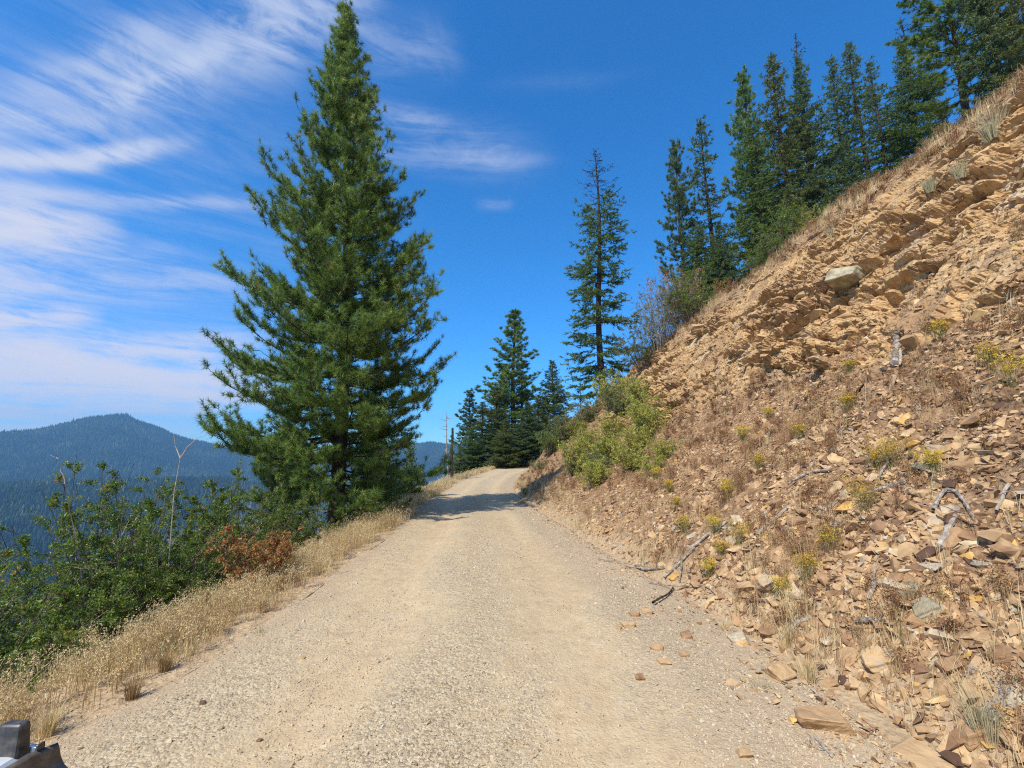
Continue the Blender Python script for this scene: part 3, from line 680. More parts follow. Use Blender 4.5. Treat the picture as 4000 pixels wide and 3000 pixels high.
fA = conifer(21, 12, .16, [(0, 1.9), (2, 1.8), (5, 1.5), (8, 1.1), (10.5, .68), (11.6, .38), (12, .2)], vary=(.4, 1.2), spacing=.34, nper=5, first=.5, nlen=.15, nw=.042, droop=.42, elev=(2, 50), dens=.9)
fB = conifer(22, 12, .14, [(0, 1.3), (3, 1.35), (6, 1.2), (9, .9), (11, .55), (12, .2)], vary=(.4, 1.25), spacing=.34, nper=5, first=.6, nlen=.15, nw=.042, droop=.5, elev=(0, 45), dens=.9, skip=.06)
fC = conifer(23, 12, .17, [(0, 2.6), (2, 2.5), (5, 2.0), (8, 1.35), (10.5, .68), (12, .15)], vary=(.45, 1.2), spacing=.33, nper=6, first=.3, nlen=.15, nw=.045, droop=.35, elev=(5, 50), dens=.8)
fD = conifer(24, 12, .13, [(0, .9), (2, 1.15), (5, 1.1), (8, .95), (10.5, .65), (12, .25)], vary=(.4, 1.3), spacing=.42, nper=5, first=1.0, nlen=.15, nw=.042, droop=.45, elev=(5, 45), bare=1.6, skip=.12, dens=.8)
pA = conifer(31, 12, .15, [(0, 1.2), (3, 1.5), (6, 1.35), (9, 1.0), (11, .62), (12, .3)], 'pine', vary=(.45, 1.25), spacing=.40, nper=5, first=1.0, nlen=.17, nw=.020, elev=(0, 55), droop=.2, bare=1.2, skip=.1, dens=1.0)
pB = conifer(32, 12, .15, [(0, 1.9), (3, 2.0), (6, 1.6), (9, 1.0), (11, .45), (12, .12)], 'pine', spacing=.42, nper=5, first=.8, nlen=.17, nw=.022, elev=(0, 50), droop=.2, bare=.9, skip=.06, dens=1.0)
dT = conifer(41, 16, .14, [(0, 1.5), (2, 1.85), (5, 1.75), (8, 1.5), (11, 1.25), (14, 1.1), (15.3, .5), (16, .15)], spacing=.46, nper=4, first=.5, nlen=.15, nw=.04, droop=.6, elev=(-6, 40), live_to=.76, skip=.06, dens=.9, dead_len=.95, crook=.1)
opn = conifer(42, 14, .20, [(0, 1.2), (4, 1.6), (7, 2.4), (10, 2.5), (12.5, 1.6), (14, .5)], 'pine', spacing=.62, nper=4, first=1.5, nlen=.20, nw=.022, elev=(-5, 50), droop=.25, bare=4.0, skip=.15, lean=(-.5, 0), dead_len=.55)
snp = conifer(43, 7, .07, [(0, .5), (3, .55), (6, .35), (7, .05)], spacing=.4, nper=3, first=1.5, live_to=-1, elev=(5, 35), droop=.2, dead_len=1.0)

for a_k, b_k in ((fA, 1.7), (fB, 1.3), (fC, 2.3), (fD, 1.1), (pA, 1.45), (pB, 1.9), (dT, 1.7), (opn, 2.3), (snp, .5)): RAD[id(a_k)] = b_k
HC = 'conifers standing along the top of the cut bank'
tree_at(dT, 16, 'spruce_tree', 1303, 845, 318, 36, 'dark spruce with a thin dying reddish top, alone left of the crest trees', group=HC, hw=68)
tree_at(pA, 12, 'pine_tree', 1478, 610, 318, 34, 'narrow dark pine left of its taller twin on the crest', group=HC, crownmat=M['bluefir'], hw=40)
tree_at(fD, 12, 'fir_tree', 1541, 600, 252, 35, 'tall narrow conifer with a bare lower trunk, right half of the crest pair', group=HC, crownmat=M['bluefir'], hw=38)
tree_at(fB, 12, 'fir_tree', 1515, 610, 492, 31, 'short dark fir at the foot of the crest pair', group=HC, hw=42)
tree_at(fC, 12, 'fir_tree', 1562, 620, 480, 32, 'short drooping fir just right of the crest pair', group=HC, crownmat=M['bluefir'], hw=45)
tree_at(pA, 12, 'pine_tree', 1640, 560, 168, 34, 'narrow pine with a rounded tufted top, left of the densest crest trees', group=HC, crownmat=M['pine'], hw=46)
tree_at(fB, 12, 'fir_tree', 1655, 580, 275, 31, 'dense green fir in front of the round-topped narrow pine', group=HC, hw=55)
tree_at(fA, 12, 'fir_tree', 1712, 530, 118, 32, 'broad olive-green fir, left one of the densest crest group', group=HC, crownmat=M['olivefir'], hw=62)
t_ = tree_at(fC, 12, 'fir_tree', 1765, 500, 128, 33, 'broad dark fir touching the olive-green one on the crest', group=HC, hw=66)
tree_at(snp, 7, 'dead_tree', 1745, 300, 72, 35.5, 'bare dead top rising above the densest crest firs', group=HC, wood=M['burnt'], hw=22)
tree_at(fB, 12, 'fir_tree', 1835, 440, 130, 36, 'bluish fir with a narrow tip, left of the bare-trunked thin pine', group=HC, crownmat=M['bluefir'], hw=36)
tree_at(fA, 12, 'fir_tree', 1880, 430, 92, 34, 'full blue-green fir between the narrow bluish fir and the thin pine', group=HC, crownmat=M['bluefir'], hw=52)
tree_at(fD, 12, 'pine_tree', 1915, 378, 125, 30, 'thin tree with a long bare trunk reaching down to the bank top', group=HC, crownmat=M['bluefir'], hw=26)
tree_at(fC, 12, 'fir_tree', 1985, 335, 98, 29, 'broad dark green fir right of the bare-trunked tree', group=HC, crownmat=M['fir'], hw=66)
tree_at(snp, 7, 'dead_tree', 1975, 250, 38, 31, 'dead twiggy pole rising behind the broad dark green fir', group=HC, wood=M['burnt'], hw=24)
tree_at(fA, 12, 'fir_tree', 2045, 300, 235, 25, 'small fir half hidden by the crest, below the open pine', group=HC, hw=26)
tree_at(opn, 14, 'pine_tree', 2090, 250, -70, 22, 'open-crowned pine with a long leaning trunk near the upper right corner', group=HC, wood=M['bark'], crownmat=M['pine'], hw=72)
tree_at(fC, 12, 'fir_tree', 2175, 235, -200, 20, 'large dark fir filling the upper right corner', group=HC, hw=52)
tree_at(fA, 12, 'fir_tree', 2245, 160, -300, 17.5, 'red-barked fir cut off by the right edge of the view', group=HC, wood=M['redbark'], hw=55)

HB = 'trees beyond the bend of the road'
tree_at(pA, 12, 'pine_tree', 1012, 1012, 848, 62, 'thin blue-green pine at the left end of the trees beyond the bend', group=HB, crownmat=M['bluefir'], hw=34)
tree_at(fA, 12, 'fir_tree', 1040, 1012, 868, 58, 'green fir just right of the thin pine beyond the bend', group=HB, hw=46)
tree_at(fC, 12, 'fir_tree', 1020, 1018, 925, 54, 'low bushy fir at the bend behind the burnt trunk', group=HB, crownmat=M['fir'], hw=46)
tree_at(fA, 12, 'fir_tree', 1072, 1012, 838, 60, 'full green fir left of the tallest pine beyond the bend', group=HB, crownmat=M['olivefir'], hw=56)
tree_at(pB, 12, 'pine_tree', 1110, 1004, 673, 64, 'tallest pine beyond the bend, rising in the middle of its group', group=HB, crownmat=M['pine'], hw=68)
tree_at(fC, 12, 'fir_tree', 1092, 1010, 905, 52, 'small olive-brown fir below the tallest pine beyond the bend', group=HB, crownmat=M['olivefir'], hw=36)
tree_at(fC, 12, 'fir_tree', 1140, 1004, 870, 56, 'dark fir at the right foot of the tallest pine beyond the bend', group=HB, hw=56)
tree_at(fC, 12, 'fir_tree', 1197, 985, 781, 66, 'pointed cone-shaped green fir at the right end beyond the bend', group=HB, crownmat=M['bluefir'], hw=54)
tree_at(fA, 12, 'fir_tree', 1165, 1000, 855, 60, 'slim fir between the tallest pine and the cone-shaped fir', group=HB, hw=40)
tree_at(snp, 7, 'dead_tree', 1254, 885, 818, 75, 'tiny thin dead tree showing between the cone-shaped fir and the spruce', wood=M['grey_wood'], hw=8)
tree_at(fC, 12, 'fir_tree', 992, 1034, 965, 44, 'little fir growing against the burnt trunk', group=HB, hw=18)

tree_at(fC, 12, 'fir_tree', 1060, 1008, 915, 57, 'low green fir filling the gap left of the tallest far pine', group=HB, hw=44)
tree_at(fA, 12, 'fir_tree', 1128, 1000, 800, 68, 'dark fir close behind the tallest far pine on its right', group=HB, hw=44)
tree_at(fC, 12, 'fir_tree', 1175, 995, 915, 58, 'low dark fir where the road passes out of sight', group=HB, hw=46)
tree_at(fA, 12, 'fir_tree', 1088, 1003, 790, 70, 'green fir close behind the tallest far pine on its left', group=HB, hw=40, crownmat=M['olivefir'])
# the trees behind and right of the big pine
def leftspot(u, t, v=1080):
    x = pixdir(u, v)[0] * t; y = t * 1.02; return x, y
for (u, t, vt, pk, H0, nm, lab, cm) in [
        (800, 19, 790, fC, 12, 'fir_tree', 'dark drooping fir directly behind the big roadside pine', M['fir']),
        (884, 25, 935, pB, 12, 'pine_tree', 'small sparse pine right of the big roadside pine', M['gleafpine'] if 'gleafpine' in M else M['pine']),
        (835, 22, 960, fA, 12, 'fir_tree', 'small dark fir with hanging boughs beside the small sparse pine', M['fir']),
        (618, 21, 880, fC, 12, 'fir_tree', 'dark fir below the verge behind the left side of the big pine', M['olivefir'])]:
    x, y = leftspot(u, t); z = down(x, y); s_ = (zfor(x, y, vt) - z) / H0
    tree_from(pk, nm, (x, y, z), lab, scale=s_, rz=rng.uniform(0, 6), crownmat=cm)

# burnt trunk with its leaning bleached companion
x, y = leftspot(975, 36, 1040); z = down(x, y)
def pole(name, x, y, z, H, r0, ztop, mat, label, seed, stubs, lean=(0, 0), flat=False):
    r = np.random.default_rng(seed); G = Geo(); n = 14; s = np.linspace(0, 1, n)
    pts = np.stack([lean[0] * s + .03 * np.sin(s * 9), lean[1] * s, -.5 + (H + .5) * s], 1)
    tube(G, pts, r0 * (1 - .45 * s) if flat else r0 * (1 - .9 * s) + .008, 9, r.uniform(0, 1, n * 9 + 1))
    t = empty(name, (x, y, z), label, 'dead tree'); build('trunk', G, mat, t)
    G = Geo()
    for _ in range(stubs):
        f = r.uniform(.15, .97); a = r.uniform(0, 2 * PI); L = r.uniform(.3, 1.3) * (1.1 - .5 * f); p0 = np.array([np.interp(f, s, pts[:, i]) for i in range(3)])
        d = np.array([math.cos(a), math.sin(a), r.uniform(-.25, .25)]); c = np.linspace(0, 1, 6)[:, None]
        bp = p0 + d * L * c + np.array([0, 0, 1]) * (-.12 * c + .25 * c ** 3) * L + r.normal(size=(6, 3)) * .02
        G = Geo(); tube(G, bp, np.linspace(.03, .008, 6), 4, r.uniform(0, 1)); build('branch', G, mat, t)
    return t
pole('dead_tree', x, y, z, zfor(x, y, 924) - z, .17, 0, M['burnt'], 'thick burnt black trunk snapped off flat beside the far road', 3, 16, flat=True)
pole('dead_tree', x - .35, y + .8, z - .1, zfor(x, y, 884) - z, .085, 0, M['grey_wood'], 'slender bleached dead tree just left of the burnt black trunk', 4, 14, lean=(-.35, 0))

# ------------------------------------------------------------------ shrubs
def shrub(seed, H, W, nst, nleaf, ll, D=None, branches=7, arch=.3, wood_r=.012, low=.12, spray=.5, droop=0.0, clump=.5):
    r = np.random.default_rng(seed); wood = Geo(); lf = Geo(); D = D or W
    P0 = []; P1 = []
    for i in range(nst):
        a = r.uniform(0, 2 * PI); rr = math.sqrt(r.random()); L = r.uniform(.65, 1.05)
        b = np.array([math.cos(a) * W * .10 * rr, math.sin(a) * D * .10 * rr, -.15])
        tip = np.array([math.cos(a) * W * .5 * rr, math.sin(a) * D * .5 * rr, H * L * (1 - arch * rr ** 2)])
        c = np.linspace(0, 1, 9)[:, None]; bp = b + (tip - b) * c; bp[:, :2] = b[:2] + (tip - b)[:2] * c ** 1.4
        bp += np.cumsum(r.normal(size=(9, 3)) * .018 * H, 0) * c; bp[:, 2] -= droop * H * c[:, 0] ** 3 * rr
        tube(wood, bp, wood_r * np.linspace(1, .25, 9), 4, r.uniform(0, 1))
        for j in range(branches):
            f = r.uniform(.22, .97); p0 = np.array([np.interp(f, c[:, 0], bp[:, k_]) for k_ in range(3)])
            d = unit((bp[-1] - bp[3]) * .5 / H + rdir(1, r)[0] * .8 + np.array([0, 0, .25])); l = H * spray * r.uniform(.3, .8) * (1.15 - f)
            tp = p0 + d * l * np.linspace(0, 1, 5)[:, None] + r.normal(size=(5, 3)) * .025 * l + np.array([0, 0, -.12]) * l * np.linspace(0, 1, 5)[:, None] ** 2
            tube(wood, tp, wood_r * .45 * np.linspace(1, .3, 5), 3, r.uniform(0, 1))
            P0 += [tp[1], tp[2], tp[3]]; P1 += [tp[2], tp[3], tp[4]]
            if r.random() < .7:
                d2 = unit(d + rdir(1, r)[0] * .9); q0 = tp[2]; q1 = q0 + d2 * l * .5
                tube(wood, np.stack([q0, (q0 + q1) / 2 + r.normal(size=3) * .02 * l, q1]), wood_r * .3 * np.array([1, .7, .3]), 3, r.uniform(0, 1)); P0.append(q0); P1.append(q1)
    if nleaf:
        P0 = np.array(P0); P1 = np.array(P1); wgt = r.random(len(P0)) ** clump * (P0[:, 2] > low * H); i = r.choice(len(P0), nleaf, p=wgt / wgt.sum()); u = r.random((nleaf, 1))
        base = P0[i] + (P1[i] - P0[i]) * u + r.normal(size=(nleaf, 3)) * ll * .5
        dd = unit(unit(P1[i] - P0[i]) * .5 + rdir(nleaf, r) * .8 + np.array([0, 0, .15])); tv = np.clip(r.normal(.48, .2, len(P0)), 0, 1)
        l = ll * r.uniform(.6, 1.25, nleaf); leaves(lf, base, dd, l, l * r.uniform(.45, .65, nleaf), np.clip(tv[i] + r.normal(size=nleaf) * .13, 0, 1), r)
    return wood, lf
def put_shrub(pk, loc, label, leafmat, name='shrub', group=None, cat='shrub', wood=None, scale=1.0, rz=0.0, keep=True):
    t = empty(name, loc, label, cat, group, rz); t.scale = (scale,) * 3
    d = PACK.setdefault((id(pk), leafmat.name if leafmat else '', (wood or M['twig']).name), {})
    if not d:
        V, Fc, A = pk[0].out(); d['w'] = mesh('stems', V, Fc, wood or M['twig'], {'v': A})
        if pk[1].V: V, Fc, A = pk[1].out(); d['l'] = mesh('leaves', V, Fc, leafmat, {'v': A})
    link('stems', d['w'], t)
    if 'l' in d: link('leaves', d['l'], t)
    return t
def g3(x, y): return (x, y, down(x, y))
KEEP = []
def S_(*a, **k): KEEP.append(shrub(*a, **k)); return KEEP[-1]
sh1 = S_(1, 3.8, 4.3, 56, 62000, .040, branches=12, arch=.30, spray=.55)
sh2 = S_(2, 3.3, 3.7, 46, 46000, .039, branches=11, arch=.35, spray=.55)
sh3 = S_(3, 2.4, 3.1, 40, 30000, .036, branches=10, arch=.4, spray=.6)
put_shrub(sh1, g3(-6.75, 7.6), 'tall dense green shrub with glossy leaves left of the big pine', M['leaf'], wood=M['twig'])
put_shrub(sh2, g3(-7.4, 5.7), 'broad green shrub reaching out at the left edge of the view', M['leaf'], rz=1.0, scale=.78)
put_shrub(sh3, g3(-5.55, 4.7), 'low green shrub hanging behind the dry stalks at the lower left', M['leaf'], rz=2.0, scale=.95)
put_shrub(sh2, g3(-6.4, 10.2), 'green shrub with thinning leaves between the tall shrub and the pine', M['leaf'], rz=3.1, scale=1.0)
put_shrub(sh3, g3(-5.7, 7.4), 'dark green shrub in front of the tall shrub, beside the orange bush', M['leaf'], rz=.4, scale=.95)
put_shrub(sh3, g3(-7.3, 3.9), 'green shrub low in the left corner below the verge', M['leaf'], rz=4.2)
# dead grey boughs in the tall shrub
dead = S_(9, 3.4, 3.2, 11, 0, .03, branches=5, arch=.5, wood_r=.016, spray=.5)
put_shrub(dead, g3(-6.3, 7.1), 'dead grey boughs standing inside the tall green shrub', None, name='dead_shrub', wood=M['white_wood'], cat='dead shrub')
G = Geo(); x, y = -5.72, 7.5; z = down(x, y)
zt = zfor(x, y, 940) - z
tube(G, np.array([[0, 0, 0], [.03, 0, zt * .35], [-.02, 0, zt * .7], [.02, 0, zt * .9]]), [.009, .008, .007, .005], 6, .8)
tube(G, np.array([[.02, 0, zt * .88], [-.10, .02, zt * .94], [-.14, 0, zt]]), [.010, .007, .004], 5, .8)
tube(G, np.array([[.02, 0, zt * .88], [.12, 0, zt * .94], [.26, .02, zt * .985], [.42, 0, zt]]), [.009, .007, .005, .003], 5, .8)
o = build('bare_sapling', G, M['white_wood']); o.location = (x, y, z); tag(o, 'tall bleached stem forked at the top, rising above the tall shrub', 'sapling')
# orange bush and undergrowth by the pine
ob_ = S_(12, 1.0, 1.35, 30, 8500, .034, branches=8, arch=.3, wood_r=.007, clump=1.6)
x, y, z = spot(552, 1262, 6.8); put_shrub(ob_, (x, y, z), 'small bush with rusty orange leaves at the verge left of the pine', M['oleaf'], rz=1, scale=1.12)
ub = S_(13, 1.6, 2.0, 28, 9000, .035, branches=9, arch=.4)
put_shrub(ub, g3(-5.1, 11.3), 'dark leafy bush at the foot of the big pine', M['leaf'])
put_shrub(ub, g3(-4.7, 13.3), 'dark green bush right under the trunk of the big pine', M['leaf'], rz=2.2, scale=.85)
put_shrub(ub, g3(-5.3, 17.2), 'shaded bush on the verge between the big pine and the small sparse pine', M['leaf'], rz=3)
put_shrub(ub, g3(-5.2, 21.5), 'yellowing green bush at the foot of the small sparse pine', M['yleaf'], rz=.5, scale=.9)
put_shrub(ub, g3(-6.6, 12.4), 'tangled dark bush below the verge left of the pine trunk', M['leaf'], rz=5, scale=1.1)
x, y, z = spot(733, 1150, 11.5); put_shrub(ob_, (x, y, z), 'small golden bush in the grass right below the pine trunk', M['yleaf'], rz=2, scale=.7)
# shrubs on the nose of the bank
ys_ = S_(15, 1.7, 2.3, 44, 8500, .058, branches=11, arch=.25, wood_r=.009, clump=2.2, spray=.65)
yt = S_(16, 1.4, 2.2, 38, 6500, .055, branches=10, arch=.3, wood_r=.008, clump=2.4, spray=.65)
NS = 'yellow-green shrubs on the bank by the bend'
for i, (u, v, sc_, mt, lab) in enumerate([
        (1385, 860, .85, 'yleaf', 'yellow-green shrub highest on the bank, against the tan rock'),
        (1325, 875, 1.15, 'yleaf', 'large yellow-green shrub directly under the dead-topped spruce'),
        (1270, 905, 1.0, 'gleaf', 'reddish green shrub left of the large one under the spruce'),
        (1225, 945, .95, 'gleaf', 'dull green shrub on the skyline left of the spruce'),
        (1330, 940, .95, 'yleaf', 'bright shrub in the middle of the yellow-green thicket'),
        (1268, 970, .75, 'yleaf', 'leafy shrub low on the nose, left of the bright middle one'),
        (1365, 1010, .62, 'yleaf', 'palest yellow shrub at the lower edge of the thicket'),
        (1285, 1045, .52, 'yleaf', 'yellow shrub lowest on the slope above the road'),
        (1240, 1020, .55, 'gleaf', 'sparse twiggy shrub just above the shaded foot of the bank'),
        (1400, 940, .8, 'yleaf', 'small shrub at the right end of the thicket by the rocks'),
        (1440, 985, .42, 'yleaf', 'low shrub with thin leaves right of the thicket'),
        (1190, 975, .95, 'leaf', 'dark green shrub at the point where the road disappears'),
        (1165, 1010, .5, 'gleaf', 'brownish shrub hanging over the road at the bend'),
        (1215, 905, .8, 'yleaf', 'leafy shrub on the skyline between the cone-shaped fir and the thicket'),
        (1395, 905, .9, 'yleaf', 'shrub at the rock edge below the highest one'),
        (1245, 935, .6, 'yleaf', 'small bright shrub between the reddish green one and the road'),
        (1375, 965, .65, 'yleaf', 'thin yellow shrub between the middle one and the rocks'),
        (1290, 1020, .5, 'gleaf', 'low mottled shrub near the bottom of the thicket'),
        (1410, 1020, .4, 'yleaf', 'small yellowish shrub right of the palest one'),
        (1315, 1000, .7, 'yleaf', 'greenish yellow shrub low in the heart of the thicket'),
        (1350, 895, 1.1, 'gleaf', 'mottled shrub right below the spruce')]):
    p_, n_ = at(u, v + 6)
    put_shrub(ys_ if i % 2 else yt, tuple(p_ - [0, 0, .1]), lab, M[mt], group=NS, rz=i * 1.3, scale=sc_ * 1.35)
# crest shrubs
gs = S_(17, 3.2, 3.2, 44, 6500, .05, branches=10, arch=.25, clump=1.5, wood_r=.012)
gs2 = S_(18, 2.6, 3.0, 36, 12000, .05, branches=10, arch=.3)
x, y, z = spot(1425, 765, 25); put_shrub(gs, (x, y, z), 'grey twiggy half-bare shrub on the crest right of the spruce', M['gleaf'], wood=M['grey_wood'], scale=1.5)
x, y, z = spot(1500, 700, 23.5); put_shrub(gs2, (x, y, z), 'green shrub on the crest below the pair of tall conifers', M['leaf'], rz=1, scale=1.35)
x, y, z = spot(1470, 715, 26); put_shrub(gs, (x, y, z), 'twiggy shrub with pinkish leaves at the foot of the crest pair', M['oleaf'], wood=M['grey_wood'], rz=2, scale=1.5)
x, y, z = spot(1395, 815, 26); put_shrub(gs2, (x, y, z), 'leafy green shrub hugging the right foot of the spruce', M['gleaf'], rz=3, scale=1.25)
x, y, z = spot(1700, 555, 18.5); put_shrub(gs2, (x, y, z), 'leafy green shrub in front of the broad crest firs', M['leaf'], rz=4, scale=1.05)
x, y, z = spot(1650, 585, 19.5); put_shrub(gs2, (x, y, z), 'dark green shrub at the bank edge left of the broad firs', M['leaf'], rz=5, scale=.8)
x, y, z = spot(1745, 535, 18); put_shrub(gs2, (x, y, z), 'yellowish shrub at the bank edge right below the broad firs', M['yleaf'], rz=.3, scale=.65)
x, y, z = spot(2045, 300, 14.5); put_shrub(ub, (x, y, z), 'small dark bush on the crest at the foot of the open pine', M['leaf'], rz=.3, scale=.8)
x, y, z = spot(1570, 650, 21); put_shrub(ob_, (x, y, z), 'small orange bush on the crest right of the green shrub', M['oleaf'], rz=.3, scale=1.1)

# ------------------------------------------------------------------ grasses and weeds
def clump_pts(wt, ncl, per, spread, r):
    pos, nr, i = tri_sample(pd, FQ, ncl, wt, r); n_ = r.poisson(per, ncl) + 3; rep = np.repeat(np.arange(ncl), n_)
    off = r.normal(size=(len(rep), 3)) * spread; off[:, 2] = 0
    nn_ = nr[rep]; off[:, 2] = -(off[:, 0] * nn_[:, 0] + off[:, 1] * nn_[:, 1]) / np.clip(nn_[:, 2], .35, 1)
    return pos[rep] + off, rep, off
dLF = XL(cy) - cx
r7 = np.random.default_rng(70)
nzg = fbm(cen_g := pd[FQ].mean(1) * 1.3, 3, 61)
# verge grass, left
wt = (cenq < -1.2) * (cy > 2.2) * (cy < 75) * sm(dLF + nzg * .35, .05, .75) * sm(dLF, 4.2, 1.8) * (.10 + 1.2 * sm(nzg, -.15, .3)) / np.clip(cy, 3, 60) ** .7
b0, rep, off = clump_pts(wt, 9000, 11, .055, r7)
far_ = np.clip(b0[:, 1] / 10, 1, 5)
hgt_ = np.clip(r7.normal(.34, .12, len(b0)), .08, .75) * (.6 + .5 * r7.random(9000)[rep]) * np.interp(b0[:, 1], [3, 7, 12], [.38, .62, .95])
ln = unit(off + r7.normal(size=off.shape) * .05) * r7.uniform(.15, .9, (len(off), 1))
pt_ = fbm(b0 * .9, 3, 95); cv = np.clip(r7.normal(.50, .17, 9000)[rep] + pt_ * .5 + r7.normal(size=len(rep)) * .1, 0, 1); g_m = r7.random(9000)[rep] < .10; cv = np.where(g_m, r7.uniform(.86, 1, len(rep)), np.minimum(cv, .86))
G = Geo(); blades(G, b0 - [0, 0, .02], hgt_, ln, .0042 * far_ ** .8, cv, r7)
# seed heads
hd = r7.random(len(b0)) < .22; bh = b0[hd] + np.array([0, 0, 1]) * (hgt_[hd] * .9)[:, None] + ln[hd] * (hgt_[hd] * .6)[:, None]
rp2 = np.repeat(np.arange(len(bh)), 4); leaves(G, bh[rp2] + r7.normal(size=(len(rp2), 3)) * .012, unit(ln[hd][rp2] + np.array([0, 0, 1.2]) + rdir(len(rp2), r7) * .5), .028 * far_[hd][rp2] ** .6, .009 * far_[hd][rp2] ** .7, np.clip(cv[hd][rp2] + .12, 0, .86), r7)
tag(build('dry_grass', G, M['grass']), 'dry straw-coloured grass along the left verge of the road', 'grass', kind='stuff')
# grass at the right foot and on the crest
wt = ((cenq >= -.02) & (cenq < 3.2)) * (cy > 2.2) * (cy < 60) * (sm(cenq, .32, .02) * 1.2 + sm(cenq, 1.82, 2.0) * 2.2 + .10 + .9 * sm(cy, 40, 46)) * (1 - .9 * co) * (.15 + sm(nzg, -.1, .35)) / np.clip(dist, 3, 60) ** .8
b0, rep, off = clump_pts(wt, 5200, 10, .045, r7)
far_ = np.clip(np.linalg.norm(b0, axis=1) / 10, 1, 5)
hgt_ = np.clip(r7.normal(.24, .1, len(b0)), .06, .6); ln = unit(off + r7.normal(size=off.shape) * .04) * r7.uniform(.2, 1.0, (len(off), 1))
cv = np.clip(r7.normal(.48, .2, 5200)[rep] + r7.normal(size=len(rep)) * .1, 0, 1)
G = Geo(); blades(G, b0 - [0, 0, .02], hgt_, ln, .0042 * far_ ** .8, cv, r7)
tag(build('bank_grass', G, M['grass']), 'thin dry grass along the foot and top of the bank', 'grass', kind='stuff')

def weed(G, base, H, n, r, head=.0, headv=(.4, .9), stemv=(.3, .7), spread=.5, w_=.004, G2=None, hs=.02, fine=3):
    th = r.uniform(0, 2 * PI, n); ln_ = np.stack([np.cos(th), np.sin(th), 0 * th], 1) * r.uniform(.05, spread, (n, 1)); hh = H * r.uniform(.55, 1.05, n)
    b = base + r.normal(size=(n, 3)) * [.03, .03, 0]
    blades(G, b, hh, ln_, w_, r.uniform(*stemv, n), r)
    tips = b + np.array([0, 0, 1]) * (hh * .9)[:, None] + ln_ * (hh * .62)[:, None]
    rp_ = np.repeat(np.arange(n), fine); f = r.uniform(.5, .95, len(rp_))[:, None]
    mid = b[rp_] + np.array([0, 0, 1]) * hh[rp_][:, None] * f * .92 + ln_[rp_] * (hh[rp_])[:, None] * f ** 2 * .6
    needles(G, mid, unit(rdir(len(rp_), r) + [0, 0, 1.0]), H * .22, w_ * .9, r.uniform(*stemv, len(rp_)), r)
    if head > 0:
        T = np.concatenate([tips, mid + unit(rdir(len(mid), r) + [0, 0, 1.2]) * H * .18])
        rp_ = np.repeat(np.arange(len(T)), int(head)); GG = G2 or G
        leaves(GG, T[rp_] + r.normal(size=(len(rp_), 3)) * hs * .7, unit(rdir(len(rp_), r) + [0, 0, .7]), hs * r.uniform(.6, 1.2, len(rp_)), hs * .75, r.uniform(*headv, len(rp_)), r)
# weeds on the left shoulder and over the scree (too many to count)
G = Geo()
wt = (cenq < -1.3) * (cy > 2.6) * (cy < 12) * sm(dLF, .1, .6) * sm(dLF, 2.6, 1.2) / np.clip(cy, 3, 60)
pos, nr, i = tri_sample(pd, FQ, 210, wt, r7)
GL = Geo()
for p_ in pos: weed(GL, p_, r7.uniform(.20, .50), r7.integers(7, 16), r7, head=4, headv=(.15, .8), stemv=(.1, .8), spread=.75, w_=.0045, hs=.016)
tag(build('dry_stalks', GL, M['grass']), 'branching straw-coloured stalks with seed heads on the left shoulder', 'weeds', kind='stuff')
wt = ((cenq >= .02) & (cenq < 2.9)) * (cy > 2.2) * (cy < 34) * (1 - .85 * co) * (.08 + sm(nzg, -.05, .3) + .8 * sm(cenq, 1.7, 2)) / np.clip(dist, 3, 60) ** 1.0
pos, nr, i = tri_sample(pd, FQ, 1800, wt, r7)
for p_ in pos:
    dk = max(1, np.linalg.norm(p_) / 8); weed(G, p_, r7.uniform(.14, .38), r7.integers(8, 20), r7, head=2 if r7.random() < .5 else 0, headv=(.0, .6), stemv=(.0, .35) if r7.random() < .55 else (.3, .8), spread=1.1, w_=.0042 * dk ** .8, hs=.018 * dk ** .5, fine=4)
tag(build('dry_weeds', G, M['weed']), 'reddish and straw-coloured dry weeds over the bank and shoulder', 'weeds', kind='stuff')

# individual flowering plants
FL = [(1605, 950, .50, 'by the ledges of the outcrop'), (1832, 885, .42, 'in the middle of the upper scree'), (1838, 800, .38, 'just below the pale rock band'),
      (1575, 1075, .45, 'above the pile of grey sticks'), (1462, 1100, .42, 'at the lower left of the scree'), (1478, 1150, .45, 'left of the stick pile'), (1545, 1150, .40, 'behind the pile of grey sticks'),
      (1595, 1178, .5, 'brightest, right of the stick pile'), (1872, 1105, .55, 'widest and golden brown, beside the weathered plank'), (2012, 1020, .35, 'near the grey upended slab'),
      (1935, 1003, .5, 'golden, under the orange slab'), (1895, 1010, .35, 'left of the golden one under the orange slab'), (2185, 830, .5, 'bright yellow near the right edge'),
      (2140, 790, .4, 'left of the bright yellow one near the right edge'), (1640, 1010, .38, 'on bare scree above the brightest one'), (1530, 1245, .35, 'in front of the stick pile'),
      (1560, 1200, .32, 'small one low among sticks'), (1745, 1255, .42, 'brownish one beside the orange blocks'), (1690, 1290, .3, 'by the dirt edge under the orange blocks'),
      (2030, 730, .42, 'high under the rock face at right'), (1730, 945, .36, 'halfway along the foot of the outcrop'), (1420, 1030, .4, 'right of the yellow-green thicket'),
      (1790, 1190, .38, 'dull one between two branches'), (1445, 1060, .35, 'small one below the thicket'), (1660, 900, .34, 'in the dry grass under the outcrop')]
